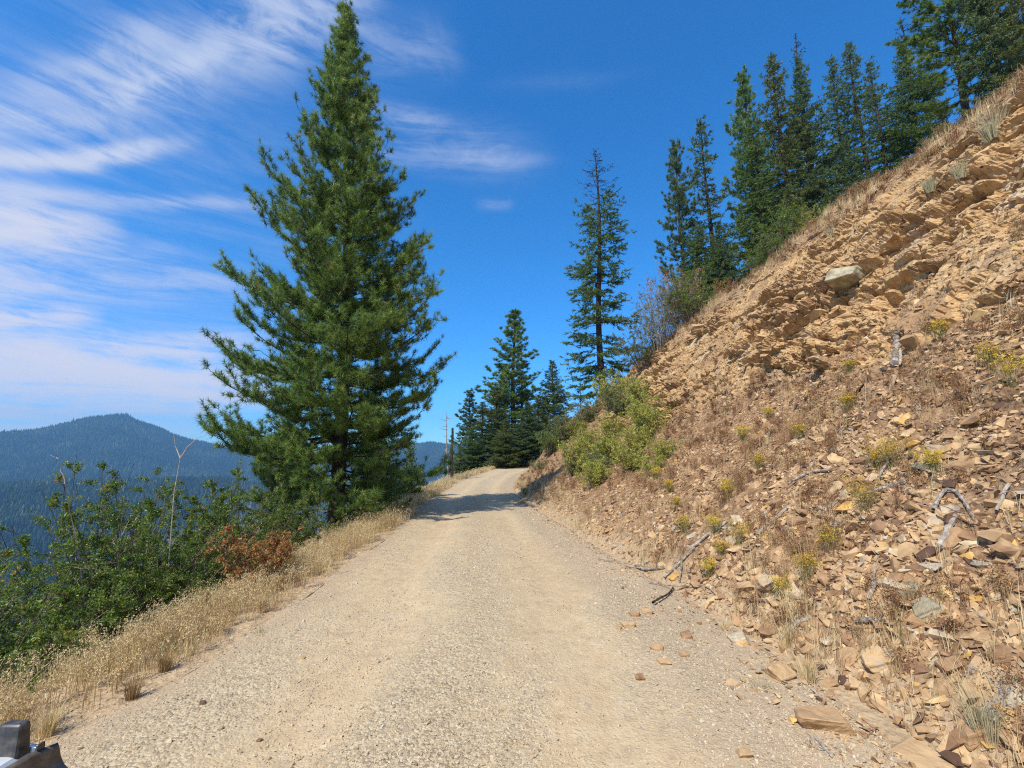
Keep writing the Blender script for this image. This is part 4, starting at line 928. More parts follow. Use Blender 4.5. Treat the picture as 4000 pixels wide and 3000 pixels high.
for i, (u, v, h_, wh) in enumerate(FL):
    p_, n_ = at(u, v + 12 * h_); dk = max(1, np.linalg.norm(p_) / 7); h_ *= .8
    Gs, Gf = Geo(), Geo(); weed(Gs, np.zeros(3), h_, 26, r7, head=9, headv=(.0, 1.0) if i % 3 else (.45, 1.0), stemv=(.1, .9), spread=.95, w_=.004 * dk ** .8, G2=Gf, hs=.014 * dk ** .55, fine=2)
    # fine leaves up the stems
    n_l = 260; rr = r7.random(n_l) ** .6; th = r7.uniform(0, 2 * PI, n_l)
    base = np.stack([np.cos(th) * rr * h_ * .45, np.sin(th) * rr * h_ * .45, h_ * r7.uniform(.15, .75, n_l)], 1)
    needles(Gs, base, unit(rdir(n_l, r7) + [0, 0, 1]), .05, .004 * dk, r7.uniform(.3, .8, n_l), r7)
    t = empty('flowering_plant', tuple(p_), 'yellow-flowered plant ' + wh, 'plant', 'yellow-flowered plants on the bank')
    build('stems', Gs, M['flowerstem'], t); build('blossom', Gf, M['flower'], t)

# bunch grasses one can tell apart
BG = [(2150, 300, .85, 'greygrass', 'large grey-green grass tuft on the crest near the upper right corner'), (2075, 385, .5, 'greygrass', 'grey grass tuft on the crest left of the large one'),
      (2010, 415, .45, 'greygrass', 'pale grass tuft at the bank edge under the broad fir'), (1800, 510, .45, 'greygrass', 'pale grass tuft on the crest right of the leafy green shrub'),
      (1700, 1395, .28, 'grass', 'yellow-green grass tuft standing in the dirt left of the square rock'), (1565, 1372, .22, 'grass', 'small upright yellow grass tuft at the foot of the rubble'),
      (1745, 1475, .30, 'grass', 'green-based grass tuft just right of the square tan rock'), (1650, 1520, .25, 'greygrass', 'flattened grey grass tuft above the long brown block'),
      (2135, 1600, .38, 'greygrass', 'long-bladed grass tuft in the lower right corner'), (100, 1590, .26, 'grass', 'small yellow grass tuft on the dirt beside the vehicle'),
      (285, 1510, .24, 'weed', 'dark-based dry tuft left of centre on the shoulder'), (355, 1450, .24, 'weed', 'dry tuft at the edge of the shoulder above the dark-based one'),
      (645, 1375, .16, 'gleaf', 'low bushy green weed at the road edge'), (190, 1420, .45, 'grass', 'tall straw-coloured stalks with seed heads at the lower left'),
      (560, 1390, .2, 'gleaf', 'small grey-green weed left of the low bushy one'), (1340, 1150, .25, 'grass', 'dry tuft beside the road below the thicket')]
for (u, v, h_, mt, lab) in BG:
    p_, n_ = at(u, v); G = Geo(); n_b = 130 if h_ < .4 else 260; dk = max(1, np.linalg.norm(p_) / 8)
    th = r7.uniform(0, 2 * PI, n_b); rr = r7.random(n_b) ** .7; off = np.stack([np.cos(th), np.sin(th), 0 * th], 1)
    blades(G, off * rr[:, None] * h_ * .16 - [0, 0, .02], h_ * r7.uniform(.5, 1.1, n_b), off * (rr * .75)[:, None] + r7.normal(size=(n_b, 3)) * [.12, .12, 0], .0045 * dk ** .8, np.clip(r7.normal(.6, .2, n_b), 0, 1), r7)
    o = build('grass_tuft', G, M[mt]); o.location = tuple(p_); tag(o, lab, 'grass tuft', 'separate tufts and weeds')

# ------------------------------------------------------------------ single rocks
def boulder(seed, sx, sy, sz, n=16, sub=3, rough=.05, col=.5):
    r = np.random.default_rng(seed); cn = np.array([(a, b, c) for a in (-1, 1) for b in (-1, 1) for c in (-1, 1)], float) * r.uniform(.42, 1.0, (8, 3)); ex = rdir(n - 10, r) * r.uniform(.8, 1.02, (n - 10, 1))
    p_ = np.concatenate([cn, ex]) * [sx, sy, sz]; sh_ = r.normal(size=2) * .25; p_[:, 0] += p_[:, 2] * sh_[0]; p_[:, 1] += p_[:, 2] * sh_[1]
    bm = bmesh.new(); vs = [bm.verts.new(q_) for q_ in p_]; bmesh.ops.convex_hull(bm, input=vs)
    bmesh.ops.delete(bm, geom=[v for v in bm.verts if not v.link_faces], context='VERTS')
    bmesh.ops.dissolve_limit(bm, angle_limit=math.radians(14), verts=bm.verts, edges=bm.edges)
    bmesh.ops.bevel(bm, geom=list(bm.edges), offset=min(sx, sz) * .07, segments=1, affect='EDGES')
    bmesh.ops.triangulate(bm, faces=bm.faces)
    for _ in range(sub): 
        L = np.array([e.calc_length() for e in bm.edges]); th = max(sx * .10, .008)
        es = [e for e, l in zip(bm.edges, L) if l > th]
        if not es: break
        bmesh.ops.subdivide_edges(bm, edges=es, cuts=1); bmesh.ops.triangulate(bm, faces=[f for f in bm.faces if len(f.verts) > 3])
    bm.verts.index_update(); bm.normal_update()
    V = np.array([v.co[:] for v in bm.verts]); Nn = np.array([v.normal[:] for v in bm.verts]); Fc = np.array([[v.index for v in f.verts] for f in bm.faces]); bm.free()
    q_ = V / sx * 1.6 + seed; lay = vnoise(np.stack([q_[:, 0] * .4, q_[:, 1] * .4, q_[:, 2] * 7], 1), 5)
    V = V + Nn * (fbm(q_ * 1.7, 4, seed) * rough * sx + lay * rough * .5 * sx)[:, None]
    return V, Fc, np.clip(col + fbm(q_, 3, seed + 3) * .25, 0, 1)
RK = [  # u, v, width px, flatness, depth share, colour, tilt, label
    (2140, 1500, 145, .30, .9, .80, (.25, -.30), 'big slanted orange boulder with a smooth top near the lower right corner'),
    (1778, 1566, 135, .42, .5, .50, (0, .05), 'long pale brown block lying in the dirt below the rubble'),
    (1688, 1458, 88, .55, .8, .68, (.5, -.2), 'square tan rock tilted toward the road beside a grass tuft'),
    (1990, 1652, 150, .22, .9, .72, (.1, 0), 'flat pale slab at the bottom edge of the view'),
    (2095, 1585, 95, .5, .9, .45, (.1, .3), 'brown block under the big slanted boulder'),
    (1600, 1388, 58, .6, .9, .95, (.1, .3), 'orange wedge-shaped block with a dark right face at the dirt edge'),
    (1665, 1262, 80, .5, .9, .80, (.4, .1), 'rounded orange-tan block above the stick-strewn corner'),
    (1790, 1095, 62, .3, .8, .85, (.6, .2), 'yellow-orange slab standing out of the scree by the golden plant'),
    (1722, 1132, 58, .45, .8, .30, (.3, .1), 'dark purple-grey block on the mid scree'),
    (1905, 1430, 110, .35, .8, .75, (.5, .1), 'broad orange slab leaning in the lower rubble'),
    (1830, 1420, 70, .4, .8, .55, (.3, .2), 'brown slab just left of the broad orange one'),
    (2010, 1325, 75, .5, .9, .90, (.5, -.1), 'pale greenish block with a flat face in the lower rubble'),
    (1965, 1275, 62, .35, .9, .62, (.4, .1), 'tan slab above the pale greenish block'),
    (1860, 1250, 72, .35, .6, .66, (.5, .4), 'oblong tan rock pointing up the slope'),
    (1950, 905, 62, .25, .7, .98, (.7, .1), 'bright orange slab high on the scree'),
    (1857, 982, 20, .6, .9, .93, (.2, .1), 'small white stone on the upper scree'),
    (2030, 975, 44, .35, .5, .90, (.8, .5), 'grey slab standing on edge at the upper right of the scree'),
    (2085, 985, 55, .25, .7, .50, (.5, .1), 'brown slab lying right of the grey upended one'),
    (1836, 600, 118, .34, .7, .90, (.45, .1), 'large grey-green boulder jutting out of the rock face'),
    (1512, 712, 48, .55, .8, .55, (.3, .2), 'block with a dark underside at the upper left of the rock face'),
    (1975, 745, 70, .3, .6, .40, (.4, .1), 'dark slab beside the dead stump on the rock face'),
    (1131, 1088, 26, .75, .7, .55, (.2, .4), 'upright brown rock at the far right road edge'),
    (1149, 1094, 34, .3, .7, .80, (.1, 0), 'flat pale rock touching the upright brown one'),
    (1107, 1085, 14, .6, .9, .90, (0, 0), 'small pale stone on the road left of the upright brown rock'),
    (1372, 1330, 26, .6, .9, .45, (.1, .2), 'brown stone on the right shoulder, farthest of the larger ones'),
    (1357, 1352, 38, .4, .8, .70, (0, 0), 'low tan stone just below the farthest brown one'),
    (1336, 1358, 18, .5, .9, .50, (0, 0), 'little stone touching the low tan one on its left'),
    (1395, 1324, 28, .45, .8, .60, (0, .1), 'reddish tan stone right of the farthest brown one'),
    (1483, 1376, 30, .55, .8, .35, (.1, .1), 'dark angular stone on the shoulder left of the orange wedge'),
    (1421, 1402, 34, .5, .8, .50, (.1, .2), 'brown stone with a dark right side in mid shoulder'),
    (1477, 1415, 26, .55, .8, .42, (.1, .2), 'small brown stone right of the mid-shoulder one'),
    (1383, 1466, 28, .45, .8, .30, (.1, .1), 'reddish brown stone lying on bare road dirt'),
    (1586, 1479, 32, .5, .8, .78, (.1, .1), 'orange-brown stone alone left of the square tan rock'),
    (1605, 1628, 34, .4, .8, .55, (.1, .1), 'flat brown stone near the bottom edge on the right shoulder'),
    (1435, 1432, 30, .4, .7, .60, (.2, .1), 'cluster stone at the shoulder, lighter than its neighbours'),
    (475, 1575, 15, .8, .9, .90, (0, 0), 'pale grey stone alone on the left of the road'),
    (437, 1520, 17, .5, .9, .10, (0, 0), 'small dark stone on the left shoulder'),
    (655, 1422, 12, .6, .9, .70, (0, 0), 'small orange stone near the left road edge'),
    (560, 1600, 12, .6, .9, .2, (0, 0), 'small dark chip left of the road centre near the bottom'),
    (25, 1592, 75, .55, .8, .72, (.1, .1), 'rounded orange-topped boulder in the lower left corner'),
    (2055, 1440, 70, .4, .7, .35, (.5, .2), 'dark brown slab sticking out of the lower rubble at right'),
    (2175, 1420, 85, .35, .7, .30, (.4, .3), 'dark edged slab at the right border of the lower rubble'),
    (2130, 1380, 60, .3, .7, .60, (.4, .3), 'thin tan slab leaning above the dark edged one'),
    (1760, 1380, 55, .5, .8, .52, (.3, .1), 'brown block behind the square tan rock')]
for i, (u, v, wpx, fl, dp, cv_, (tx, ty), lab) in enumerate(RK):
    p_, n_ = atr(u, v); dep = p_[1] * CP + p_[2] * SP; wd = wpx / 2212 * 1024 / F * dep * .5 * (.8 if 50 < wpx < 130 else .95)
    fl = max(fl, .62) if wpx < 50 else fl * 1.15
    V, Fc, A = boulder(300 + i, wd, wd * dp, wd * fl, n=16, sub=3 if wpx > 40 else 2, rough=.07, col=cv_)
    o = link('boulder' if wpx > 60 else 'rock', mesh('rock', V, Fc, M['lichen'] if 'grey-green' in lab or 'greenish' in lab else M['rock'], {'v': A}))
    R = Matrix.Rotation(tx, 3, 'X') @ Matrix.Rotation(-ty, 3, 'Y')
    if n_[2] < .93: 
        R = Vector((0, 0, 1)).rotation_difference(Vector(unit(n_ + np.array([0, 0, .8])))).to_matrix() @ Matrix.Rotation(ty - .2, 3, 'Y')
    o.matrix_world = Matrix.Translation(Vector(p_) + Vector((0, 0, wd * fl * (.12 if wpx < 50 else -.15 if 'grey-green' in lab else .18)))) @ R.to_4x4() @ Matrix.Rotation(rng.uniform(-.5, .5), 4, 'Z')
    tag(o, lab, 'boulder' if wpx > 60 else 'rock', 'larger rocks on the scree and shoulder')

# ------------------------------------------------------------------ dead wood on the bank
def stick(pix, r0, r1, mat, label, lift=.04, name='branch', knots=0, seed=0, cat='branch', flat=1.0):
    r = np.random.default_rng(900 + seed); P_ = []
    pix = np.array(pix, float); cc = np.linspace(0, len(pix) - 1, 5 if len(pix) < 3 else 3 * len(pix) - 2)
    for c_ in cc:
        u = np.interp(c_, np.arange(len(pix)), pix[:, 0]); v = np.interp(c_, np.arange(len(pix)), pix[:, 1]); a, n_ = atr(u, v); P_.append(a + n_ * lift)
    P_ = np.array(P_)
    for _ in range(3): P_[1:-1] = (P_[:-2] + P_[1:-1] * 2 + P_[2:]) / 4
    P_ += r.normal(size=P_.shape) * r0 * .25
    ck = np.linspace(0, 1, len(P_)); cf = np.linspace(0, 1, len(P_) * 3); P_ = np.stack([np.interp(cf, ck, P_[:, i_]) for i_ in range(3)], 1)
    for _ in range(3): P_[1:-1] = (P_[:-2] + P_[1:-1] * 2 + P_[2:]) / 4
    r0 *= .8; r1 *= .72; knots += 1
    G = Geo(); tube(G, P_, np.linspace(r0, r1, len(P_)) * (1 + .18 * np.sin(np.arange(len(P_)) * 2.1 + seed)) * np.where(np.arange(len(P_)) == len(P_) - 1, .35, 1), 7, r.uniform(.2, 1, len(P_) * 7 + 1))
    for _ in range(knots):
        k_ = r.integers(1, len(P_) - 1); d = unit(rdir(1, r)[0] + np.array([-.3, 0, .6])); L = r.uniform(.08, .3)
        tube(G, P_[k_] + d * L * np.linspace(0, 1, 4)[:, None] + r.normal(size=(4, 3)) * .01, np.linspace(r0 * .4, .002, 4), 4, r.uniform(.2, 1))
    o = build(name, G, mat); return tag(o, label, cat, 'dead wood on the bank')
gw, wh_ = M['grey_wood'], M['white_wood']
stick([(2075, 1105), (2055, 1150), (2036, 1188)], .032, .04, wh_, 'thick bleached log lying up the slope at the right', name='log', cat='log')
stick([(1862, 1074), (1915, 1060), (1966, 1043)], .03, .045, wh_, 'weathered plank-like piece of wood beside the golden plant', name='log', cat='log')
stick([(2023, 1108), (2032, 1072), (2066, 1056), (2098, 1105), (2112, 1130)], .022, .02, gw, 'grey branch bent in an arch above the bleached log', knots=2, seed=1)
stick([(1896, 1058), (1912, 1015), (1936, 990)], .018, .012, gw, 'thin grey branch rising left of the weathered plank', knots=2, seed=2)
stick([(1707, 1048), (1740, 1025), (1802, 1016)], .022, .028, gw, 'curved grey branch lying across the mid scree', seed=3)
stick([(1500, 1184), (1546, 1150), (1575, 1128)], .03, .022, wh_, 'pale stick at the top of the stick pile', seed=4, knots=2)
stick([(1452, 1118), (1462, 1135), (1480, 1150)], .014, .01, wh_, 'short pale forked stick above the stick pile', seed=5, knots=3)
stick([(1372, 1228), (1405, 1236), (1440, 1228)], .026, .02, gw, 'grey stick lying level at the left end of the stick pile', seed=6, knots=2)
stick([(1410, 1308), (1445, 1290), (1456, 1272)], .018, .012, M['bark'], 'dark stick on the dirt below the stick pile', seed=7, knots=1)
stick([(1290, 1212), (1370, 1224), (1420, 1232)], .012, .010, gw, 'long thin stick reaching over the shoulder from the pile', seed=8)
stick([(1440, 1250), (1475, 1215), (1505, 1185)], .022, .016, gw, 'grey stick slanting through the middle of the pile', seed=9, knots=3)
stick([(1470, 1260), (1478, 1225), (1470, 1200)], .018, .014, gw, 'upright grey stick in the middle of the pile', seed=10, knots=2)
stick([(1640, 1160), (1690, 1110), (1715, 1095)], .03, .026, wh_, 'pale stick right of the brightest yellow plant', seed=11)
stick([(1400, 1262), (1470, 1275), (1530, 1262), (1550, 1290)], .012, .01, gw, 'thin arched stick in front of the pile', seed=12)
stick([(1692, 1384), (1722, 1355), (1758, 1337)], .022, .032, wh_, 'pale broken branch left of the oblong tan rock', seed=13, knots=2)
stick([(1850, 1344), (1890, 1340), (1938, 1354)], .026, .022, gw, 'grey branch lying level in the lower rubble', seed=14)
stick([(1625, 1300), (1680, 1310), (1692, 1270), (1660, 1250)], .02, .014, gw, 'hooked branch around the rounded orange-tan block', seed=15)
stick([(2160, 1110), (2175, 1075), (2190, 1050)], .016, .02, wh_, 'short pale stick near the right border', seed=16)
stick([(1880, 1300), (1895, 1270), (1890, 1255)], .025, .03, wh_, 'stub of white wood by the oblong tan rock', seed=17)
stick([(1760, 1595), (1800, 1640)], .012, .009, wh_, 'short pale stick in the dirt below the long brown block', seed=18, lift=.01)
stick([(1942, 715), (1938, 755), (1936, 790)], .05, .09, M['grey_wood'], 'dark dead stump hanging in the rock face', name='stump', cat='stump', lift=.03, knots=-1, seed=19)
stick([(1952, 745), (1950, 790)], .03, .03, wh_, 'white split wood against the dark stump', lift=.08, seed=20)

# ------------------------------------------------------------------ the vehicle whose bonnet corner shows at the lower left
def paint(name, col, rough, metal=0, coat=0.0):
    m, g, b, out = new_mat(name); nz = g.noise(g.node('ShaderNodeTexCoord').outputs['Object'], 30, 4)
    g.put(b.inputs['Base Color'], g.mix(g.ss(nz, .35, .75, 0, .25), col, (.42, .36, .27)))
    b.inputs['Roughness'].default_value = rough; b.inputs['Metallic'].default_value = metal; b.inputs['Coat Weight'].default_value = coat; b.inputs['Specular IOR Level'].default_value = .5
    return m
MW = paint('white_paint', (.66, .70, .73), .3, 0, .8); MB_ = paint('black_plastic', (.022, .024, .028), .42); MG = paint('dark_glass', (.02, .025, .03), .05, 0, 1); MR = paint('tyre_rubber', (.02, .02, .02), .9); MC = paint('tinted_shield', (.10, .075, .05), .42, 0, .35); MM = paint('trim_metal', (.45, .52, .60), .15, .9)
def solid(name, pts, faces, mat, parent, bev=.02, seg=3, smooth=True):
    bm = bmesh.new(); vs = [bm.verts.new(q_) for q_ in pts]
    for f in faces: bm.faces.new([vs[i] for i in f])
    bmesh.ops.recalc_face_normals(bm, faces=bm.faces)
    if bev: bmesh.ops.bevel(bm, geom=list(bm.edges), offset=bev, segments=seg, affect='EDGES', profile=.6)
    me = bpy.data.meshes.new(name); bm.to_mesh(me); bm.free(); me.materials.append(mat)
    if smooth:
        for f_ in me.polygons: f_.use_smooth = True
        me.set_sharp_from_angle(angle=math.radians(35))
    return link(name, me, parent)
BOXF = [(0, 3, 2, 1), (4, 5, 6, 7), (0, 1, 5, 4), (1, 2, 6, 5), (2, 3, 7, 6), (3, 0, 4, 7)]
def hexa(x0, x1, y0, y1, z0, z1, tx0=0, tx1=0, ty0=0, ty1=0):
    return [(x0, y0, z0), (x1, y0, z0), (x1, y1, z0), (x0, y1, z0), (x0 + tx0, y0 + ty0, z1), (x1 - tx1, y0 + ty0, z1), (x1 - tx1, y1 - ty1, z1), (x0 + tx0, y1 - ty1, z1)]

car = empty('off_road_vehicle', (-2.35, -.85, -2.0), 'white off-road vehicle with black trim, its bonnet corner showing at the lower left', 'vehicle')
solid('body', hexa(-.80, .72, -2.1, 2.28, .42, 1.0, .02, .02, .05, .05), BOXF, MW, car, .06)
solid('bonnet', hexa(-.78, .862, .9, 2.40, .93, 1.086, .0, .0, 0, .02), BOXF, MW, car, .03)
solid('cabin', hexa(-.74, .66, -2.0, .85, 1.0, 1.62, .14, .14, .1, .55), BOXF, MG, car, .05)
solid('roof', hexa(-.62, .54, -1.9, .3, 1.622, 1.70, .05, .05, .05, .05), BOXF, MW, car, .03)
solid('bonnet_latch', hexa(.775, .857, 2.30, 2.352, 1.02, 1.172, .010, .0, .0, .02), BOXF, MB_, car, .012)
solid('trim_strip', hexa(.866, .890, 2.325, 2.352, .80, 1.098, .0, .0, .0, .02), BOXF, MM, car, .006)
solid('trim_edge', hexa(.892, .900, 2.32, 2.362, .80, 1.106, .0, .004, .0, .02), BOXF, MB_, car, .005)
def fender(name, parent):
    prof = [(.0, 1.10), (.010, 1.085), (.022, 1.055), (.042, 1.03), (.075, 1.008), (.12, .985), (.16, .96), (.16, .93), (.10, .94), (.02, .96)]
    ys = np.linspace(1.3, 2.385, 14); V = []; n = len(prof)
    for k_, y in enumerate(ys):
        e = 1 - max(0, (y - 2.25) / .14) ** 2 * .3
        for (a, z) in prof: V.append((.896 + a * e, y, .90 + (z - .90) * (.55 + .45 * e)))
    Fq = [(k_ * n + j, k_ * n + (j + 1) % n, (k_ + 1) * n + (j + 1) % n, (k_ + 1) * n + j) for k_ in range(13) for j in range(n)]
    return link(name, mesh(name, V, Fq, MC, smooth=True), parent)
fender('fender', car)
for sx_ in (-.80, .78):
    for yy in (1.85, -1.45):
        G = Geo(); th = np.linspace(0, 2 * PI, 33)[:-1]; P2 = [(.16, .0), (.36, .0), (.41, .03), (.42, .12), (.41, .21), (.36, .24), (.16, .24)]
        V = np.array([[ (px_ - .12), r_ * math.cos(a), r_ * math.sin(a)] for a in th for (r_, px_) in P2]); n = len(P2); Fv = []
        for k_ in range(32):
            for j in range(n - 1):
                a0 = k_ * n + j; a1 = ((k_ + 1) % 32) * n + j; Fv += [(a0, a1, a1 + 1), (a0, a1 + 1, a0 + 1)]
        wh = link('wheel', mesh('wheel', V, Fv, MR), car); wh.location = (sx_, yy, .42)
        rim = Geo()
        for sg in (-.09, .09):
            c_ = np.array([[sg, 0, 0]]); ringv = np.stack([np.full(32, sg), .2 * np.cos(th), .2 * np.sin(th)], 1)
            rim.add(np.concatenate([c_, ringv]), [(0, 1 + k_, 1 + (k_ + 1) % 32) for k_ in range(32)])
        V, Fc, A = rim.out(); link('rim', mesh('rim', V, Fc, MM), wh)
for xx in (-.5, .45): 
    hl = solid('headlight', hexa(xx - .12, xx + .12, 2.27, 2.33, .72, .90), BOXF, MM, car, .02)

# ------------------------------------------------------------------ far valley, hills and their forests
def ridge_interp(az_pts, el_pts): return lambda a: np.interp(a, az_pts, el_pts)
def px_az(u, v):
    d = pixdir(u, v); return math.atan2(d[0], d[1]), d[2] / math.hypot(d[0], d[1])
RM = [(-900, 1010), (-500, 985), (-200, 955), (-60, 935), (20, 932), (70, 929), (130, 917), (185, 903), (240, 895), (275, 895), (295, 908), (330, 917), (370, 936), (410, 949), (470, 960), (560, 975), (700, 985), (800, 975), (870, 960), (930, 955), (990, 962), (1080, 968), (1200, 950), (1400, 940), (1900, 930)]
RD = [(-900, 1090), (-300, 1070), (0, 1048), (150, 1040), (330, 1034), (480, 1036), (600, 1050), (700, 1065), (850, 1075), (980, 1080), (1200, 1060), (1500, 1030)]
a1_, e1_ = np.array([px_az(*p_) for p_ in RM]).T; a2_, e2_ = np.array([px_az(*p_) for p_ in RD]).T
D1 = 3000.; D2 = 1500.
def Hfar(x, y):
    a = np.arctan2(x, y); d = np.hypot(x, y)
    z1 = np.interp(a, a1_, e1_) * D1 - 16; z2 = np.interp(a, a2_, e2_) * D2 - 16
    P2 = np.stack([x / 420, y / 420, 0 * x], 1); P3 = np.stack([x / 130, y / 130, 0 * x + 3], 1)
    rr = fbm(P2, 4, 5); r3 = fbm(P3, 3, 6)
    # our own slope falls to the valley, the middle ridge rises from it, then the far mountain behind a second valley
    near = -14 - .60 * np.clip(d - 25, 0, 450) * sm(d, 10, 60)
    z = np.maximum(near, -285 + 0 * d)
    up2 = sm(d, 520, D2); mid = -285 + (z2 + 285) * up2 ** .9
    down2 = np.where(d > D2, z2 - 120 * sm(d, D2, D2 + 420), mid)
    zz = np.where(d < 520, z, down2)
    up1 = sm(d, D2 + 420, D1); far = (z2 - 120) + (z1 - z2 + 120) * (.15 * up1 + .85 * np.clip((d - D2 - 420) / (D1 - D2 - 420), 0, 1))
    zz = np.where(d > D2 + 420, far, zz)
    zz = np.where(d > D1, z1 - .22 * (d - D1), zz)
    amp = 26 * sm(d, 300, 800) * (1 - .85 * np.exp(-((d - D1) / 260) ** 2)) * (1 - .7 * np.exp(-((d - D2) / 130) ** 2))
    return zz + rr * amp + r3 * amp * .3
fa = np.linspace(math.radians(-80), math.radians(62), 330); fd = np.concatenate([np.arange(30, 300, 15), np.arange(300, 4200, 26)])
A_, D_ = np.meshgrid(fa, fd, indexing='ij'); fx = D_ * np.sin(A_); fy = D_ * np.cos(A_)
fz = Hfar(fx.ravel(), fy.ravel()).reshape(fx.shape)
fz -= 12 * sm(-D_, -240, -60)
rgt = sm(A_, math.radians(4), math.radians(12)); fz = fz * (1 - rgt) + np.minimum(fz, -40) * rgt * 0 + rgt * np.where(D_ < 2500, -60, -20)
fi = np.arange(fx.size).reshape(fx.shape); FF = np.stack([fi[:-1, :-1], fi[:-1, 1:], fi[1:, 1:], fi[1:, :-1]], 2).reshape(-1, 4)
m, g_, b, out = new_mat('forest_floor'); ob = g_.node('ShaderNodeTexCoord').outputs['Object']
nf = g_.noise(ob, .012, 6, .65); nf2 = g_.noise(ob, .08, 4, .6)
fc = g_.ramp(nf2, [(.3, (.028, .040, .018)), (.6, (.055, .070, .030)), (.8, (.10, .11, .05))])
fc = g_.mix(g_.attr('burn'), fc, g_.ramp(nf2, [(.3, (.13, .115, .095)), (.7, (.24, .21, .165))]))
fc = g_.mix(g_.attr('clear'), fc, (.13, .15, .06))
g_.put(b.inputs['Base Color'], fc); b.inputs['Roughness'].default_value = 1; b.inputs['Specular IOR Level'].default_value = 0
def burnmask(x, y):
    a = np.degrees(np.arctan2(x, y)); d = np.hypot(x, y); nz = fbm(np.stack([x / 160, y / 160, 0 * x], 1), 3, 31)
    return sm(a + nz * 9, -40, -31) * sm(d, 1650, 1450) * .95
def clearmask(x, y):
    a = np.degrees(np.arctan2(x, y)); d = np.hypot(x, y); nz = fbm(np.stack([x / 220, y / 220, 0 * x], 1), 4, 33)
    c1_ = sm(nz, .22, .42) * sm(d, 1800, 2100) * .8
    c2_ = np.exp(-((a + 41.5) / 2.6) ** 2) * np.exp(-((d - 2850) / 180) ** 2)
    c3_ = sm(a, -18, -12) * sm(d, 1900, 2200) * sm(nz, -.2, .2) * .8
    return np.clip(c1_ + c2_ + c3_, 0, 1)
hills = link('hills', mesh('hills', np.stack([fx.ravel(), fy.ravel(), fz.ravel()], 1), FF, m, {'burn': burnmask(fx.ravel(), fy.ravel()), 'clear': clearmask(fx.ravel(), fy.ravel())}, smooth=True)); tag(hills, kind='structure')
ftree = ramp_mat('far_forest', [(0, (.012, .024, .014)), (.5, (.028, .050, .024)), (.8, (.07, .105, .04)), (1, (.17, .17, .06))], .9)
def tree_protos(tiers, sides, seed, cnt=6):
    out_ = []
    for k_ in range(cnt):
        r = np.random.default_rng(seed + k_); V = []; Fc = []
        for t in range(tiers):
            z0 = .08 + .80 * t / tiers; z1 = min(1.0, z0 + 1.15 / tiers + .12); rad = (.17 * (1 - .72 * t / tiers)) * r.uniform(.8, 1.2)
            if t == tiers - 1: z1 = 1.0
            k0 = len(V); th = np.arange(sides) * 2 * PI / sides + r.uniform(0, 6)
            for a in th: q_ = rad * r.uniform(.6, 1.3); V.append((q_ * math.cos(a), q_ * math.sin(a), z0 + r.uniform(-.04, .04)))
            V.append((r.normal() * .01, r.normal() * .01, z1)); 
            for j in range(sides): Fc.append((k0 + j, k0 + (j + 1) % sides, k0 + sides))
        out_.append((np.array(V), np.array(Fc)))
    return out_
def plant(n, dmin, dmax, amin, amax, hmin, hmax, protos, seed, keepfn, name, label, power=1.0):
    r = np.random.default_rng(seed); a = np.radians(r.uniform(amin, amax, n)); d = (dmin ** power + (dmax ** power - dmin ** power) * r.random(n)) ** (1 / power)
    x, y = d * np.sin(a), d * np.cos(a); kp = r.random(n) < keepfn(x, y); x, y = x[kp], y[kp]
    z = Hfar(x, y); d_ = np.hypot(x, y); z -= 12 * sm(-d_, -240, -60)
    clus = .78 + .35 * (fbm(np.stack([x / 60, y / 60, 0 * x], 1), 2, 9) * .5 + .5)
    h = r.uniform(hmin, hmax, len(x)) * clus * np.where(r.random(len(x)) < .04, 1.25, 1); tilt = unit(np.stack([r.normal(0, .03, len(x)), r.normal(0, .03, len(x)), np.ones(len(x))], 1))
    v_ = np.clip(.42 + .55 * fbm(np.stack([x / 90, y / 90, 0 * x], 1), 3, 44) + r.normal(0, .22, len(x)), 0, 1)
    G = Geo(); scatter(G, protos, np.stack([x, y, z - .5], 1), rotmats(tilt, r, .0), h, v_, r)
    return tag(build(name, G, ftree), label, 'forest', kind='stuff')
tp1 = tree_protos(2, 5, 500); tp2 = tree_protos(4, 6, 600)
plant(95000, 1930, 3060, -56, 0, 17, 30, tp1, 81, lambda x, y: 1 - .72 * clearmask(x, y), 'distant_forest', 'blue hazy conifer forest covering the far mountain', 2)
plant(60000, 560, 1560, -58, -2, 15, 27, tp2, 82, lambda x, y: 1 - .90 * burnmask(x, y), 'valley_forest', 'dark conifer forest on the nearer valley slope', 1.7)
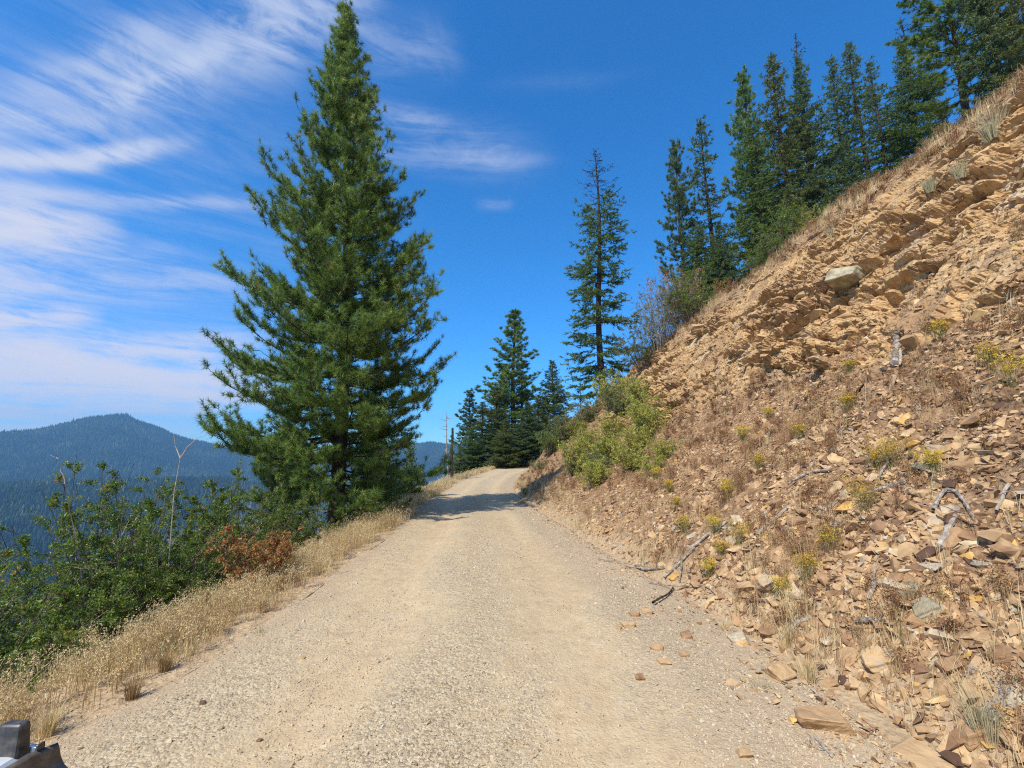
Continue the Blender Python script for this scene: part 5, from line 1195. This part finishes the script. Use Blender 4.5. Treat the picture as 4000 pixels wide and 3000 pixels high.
plant(1500, 170, 560, -60, -12, 9, 20, tree_protos(7, 8, 700), 83, lambda x, y: 1 - .75 * burnmask(x, y), 'slope_trees', 'conifers on the near valley slope below the road', 1.4)
# burnt standing poles
r = np.random.default_rng(90); n = 26000; a = np.radians(r.uniform(-46, -2, n)); d = (400 ** 1.6 + (1600 ** 1.6 - 400 ** 1.6) * r.random(n)) ** (1 / 1.6); x, y = d * np.sin(a), d * np.cos(a)
kp = r.random(n) < burnmask(x, y); x, y = x[kp], y[kp]; z = Hfar(x, y); h = r.uniform(9, 20, len(x)); wv = .16 + .10 * r.random(len(x)) + np.hypot(x, y) / 7000
pp = [(np.array([(-.5, -.3, 0), (.5, -.3, 0), (0, .6, 0), (0, 0, 1.0)]), np.array([(0, 1, 3), (1, 2, 3), (2, 0, 3)]))]
V = pp[0][0][None] * np.stack([wv, wv, h], 1)[:, None] + np.stack([x, y, z], 1)[:, None]; Fp = pp[0][1][None] + (np.arange(len(x)) * 4)[:, None, None]
G = Geo(); G.add(V.reshape(-1, 3), Fp.reshape(-1, 3), np.repeat(r.uniform(0, .8, len(x)), 4))
tag(build('burnt_forest', G, M['grey_wood']), 'grey standing dead trunks of the burnt slope across the valley', 'forest', kind='stuff')

# ------------------------------------------------------------------ the air between here and the hills
bm = bmesh.new(); bmesh.ops.create_cube(bm, size=1.0)
zl, zh = float(fz.min()) - 12, 330.0
for v_ in bm.verts: v_.co = ((v_.co.x + .5) * 8400 - 4250, (v_.co.y + .5) * 4400 - 120, zl + (v_.co.z + .5) * (zh - zl))
me = bpy.data.meshes.new('haze'); bm.to_mesh(me); bm.free(); m = bpy.data.materials.new('haze'); m.use_nodes = True; m.node_tree.nodes.clear()
o_ = m.node_tree.nodes.new('ShaderNodeOutputMaterial'); v_ = m.node_tree.nodes.new('ShaderNodeVolumePrincipled')
v_.inputs['Color'].default_value = (.28, .62, 1.0, 1); v_.inputs['Density'].default_value = 1.9e-4; v_.inputs['Anisotropy'].default_value = 0.0
m.node_tree.links.new(v_.outputs[0], o_.inputs['Volume']); me.materials.append(m); m.cycles.homogeneous_volume = True
tag(link('haze', me), kind='stuff')
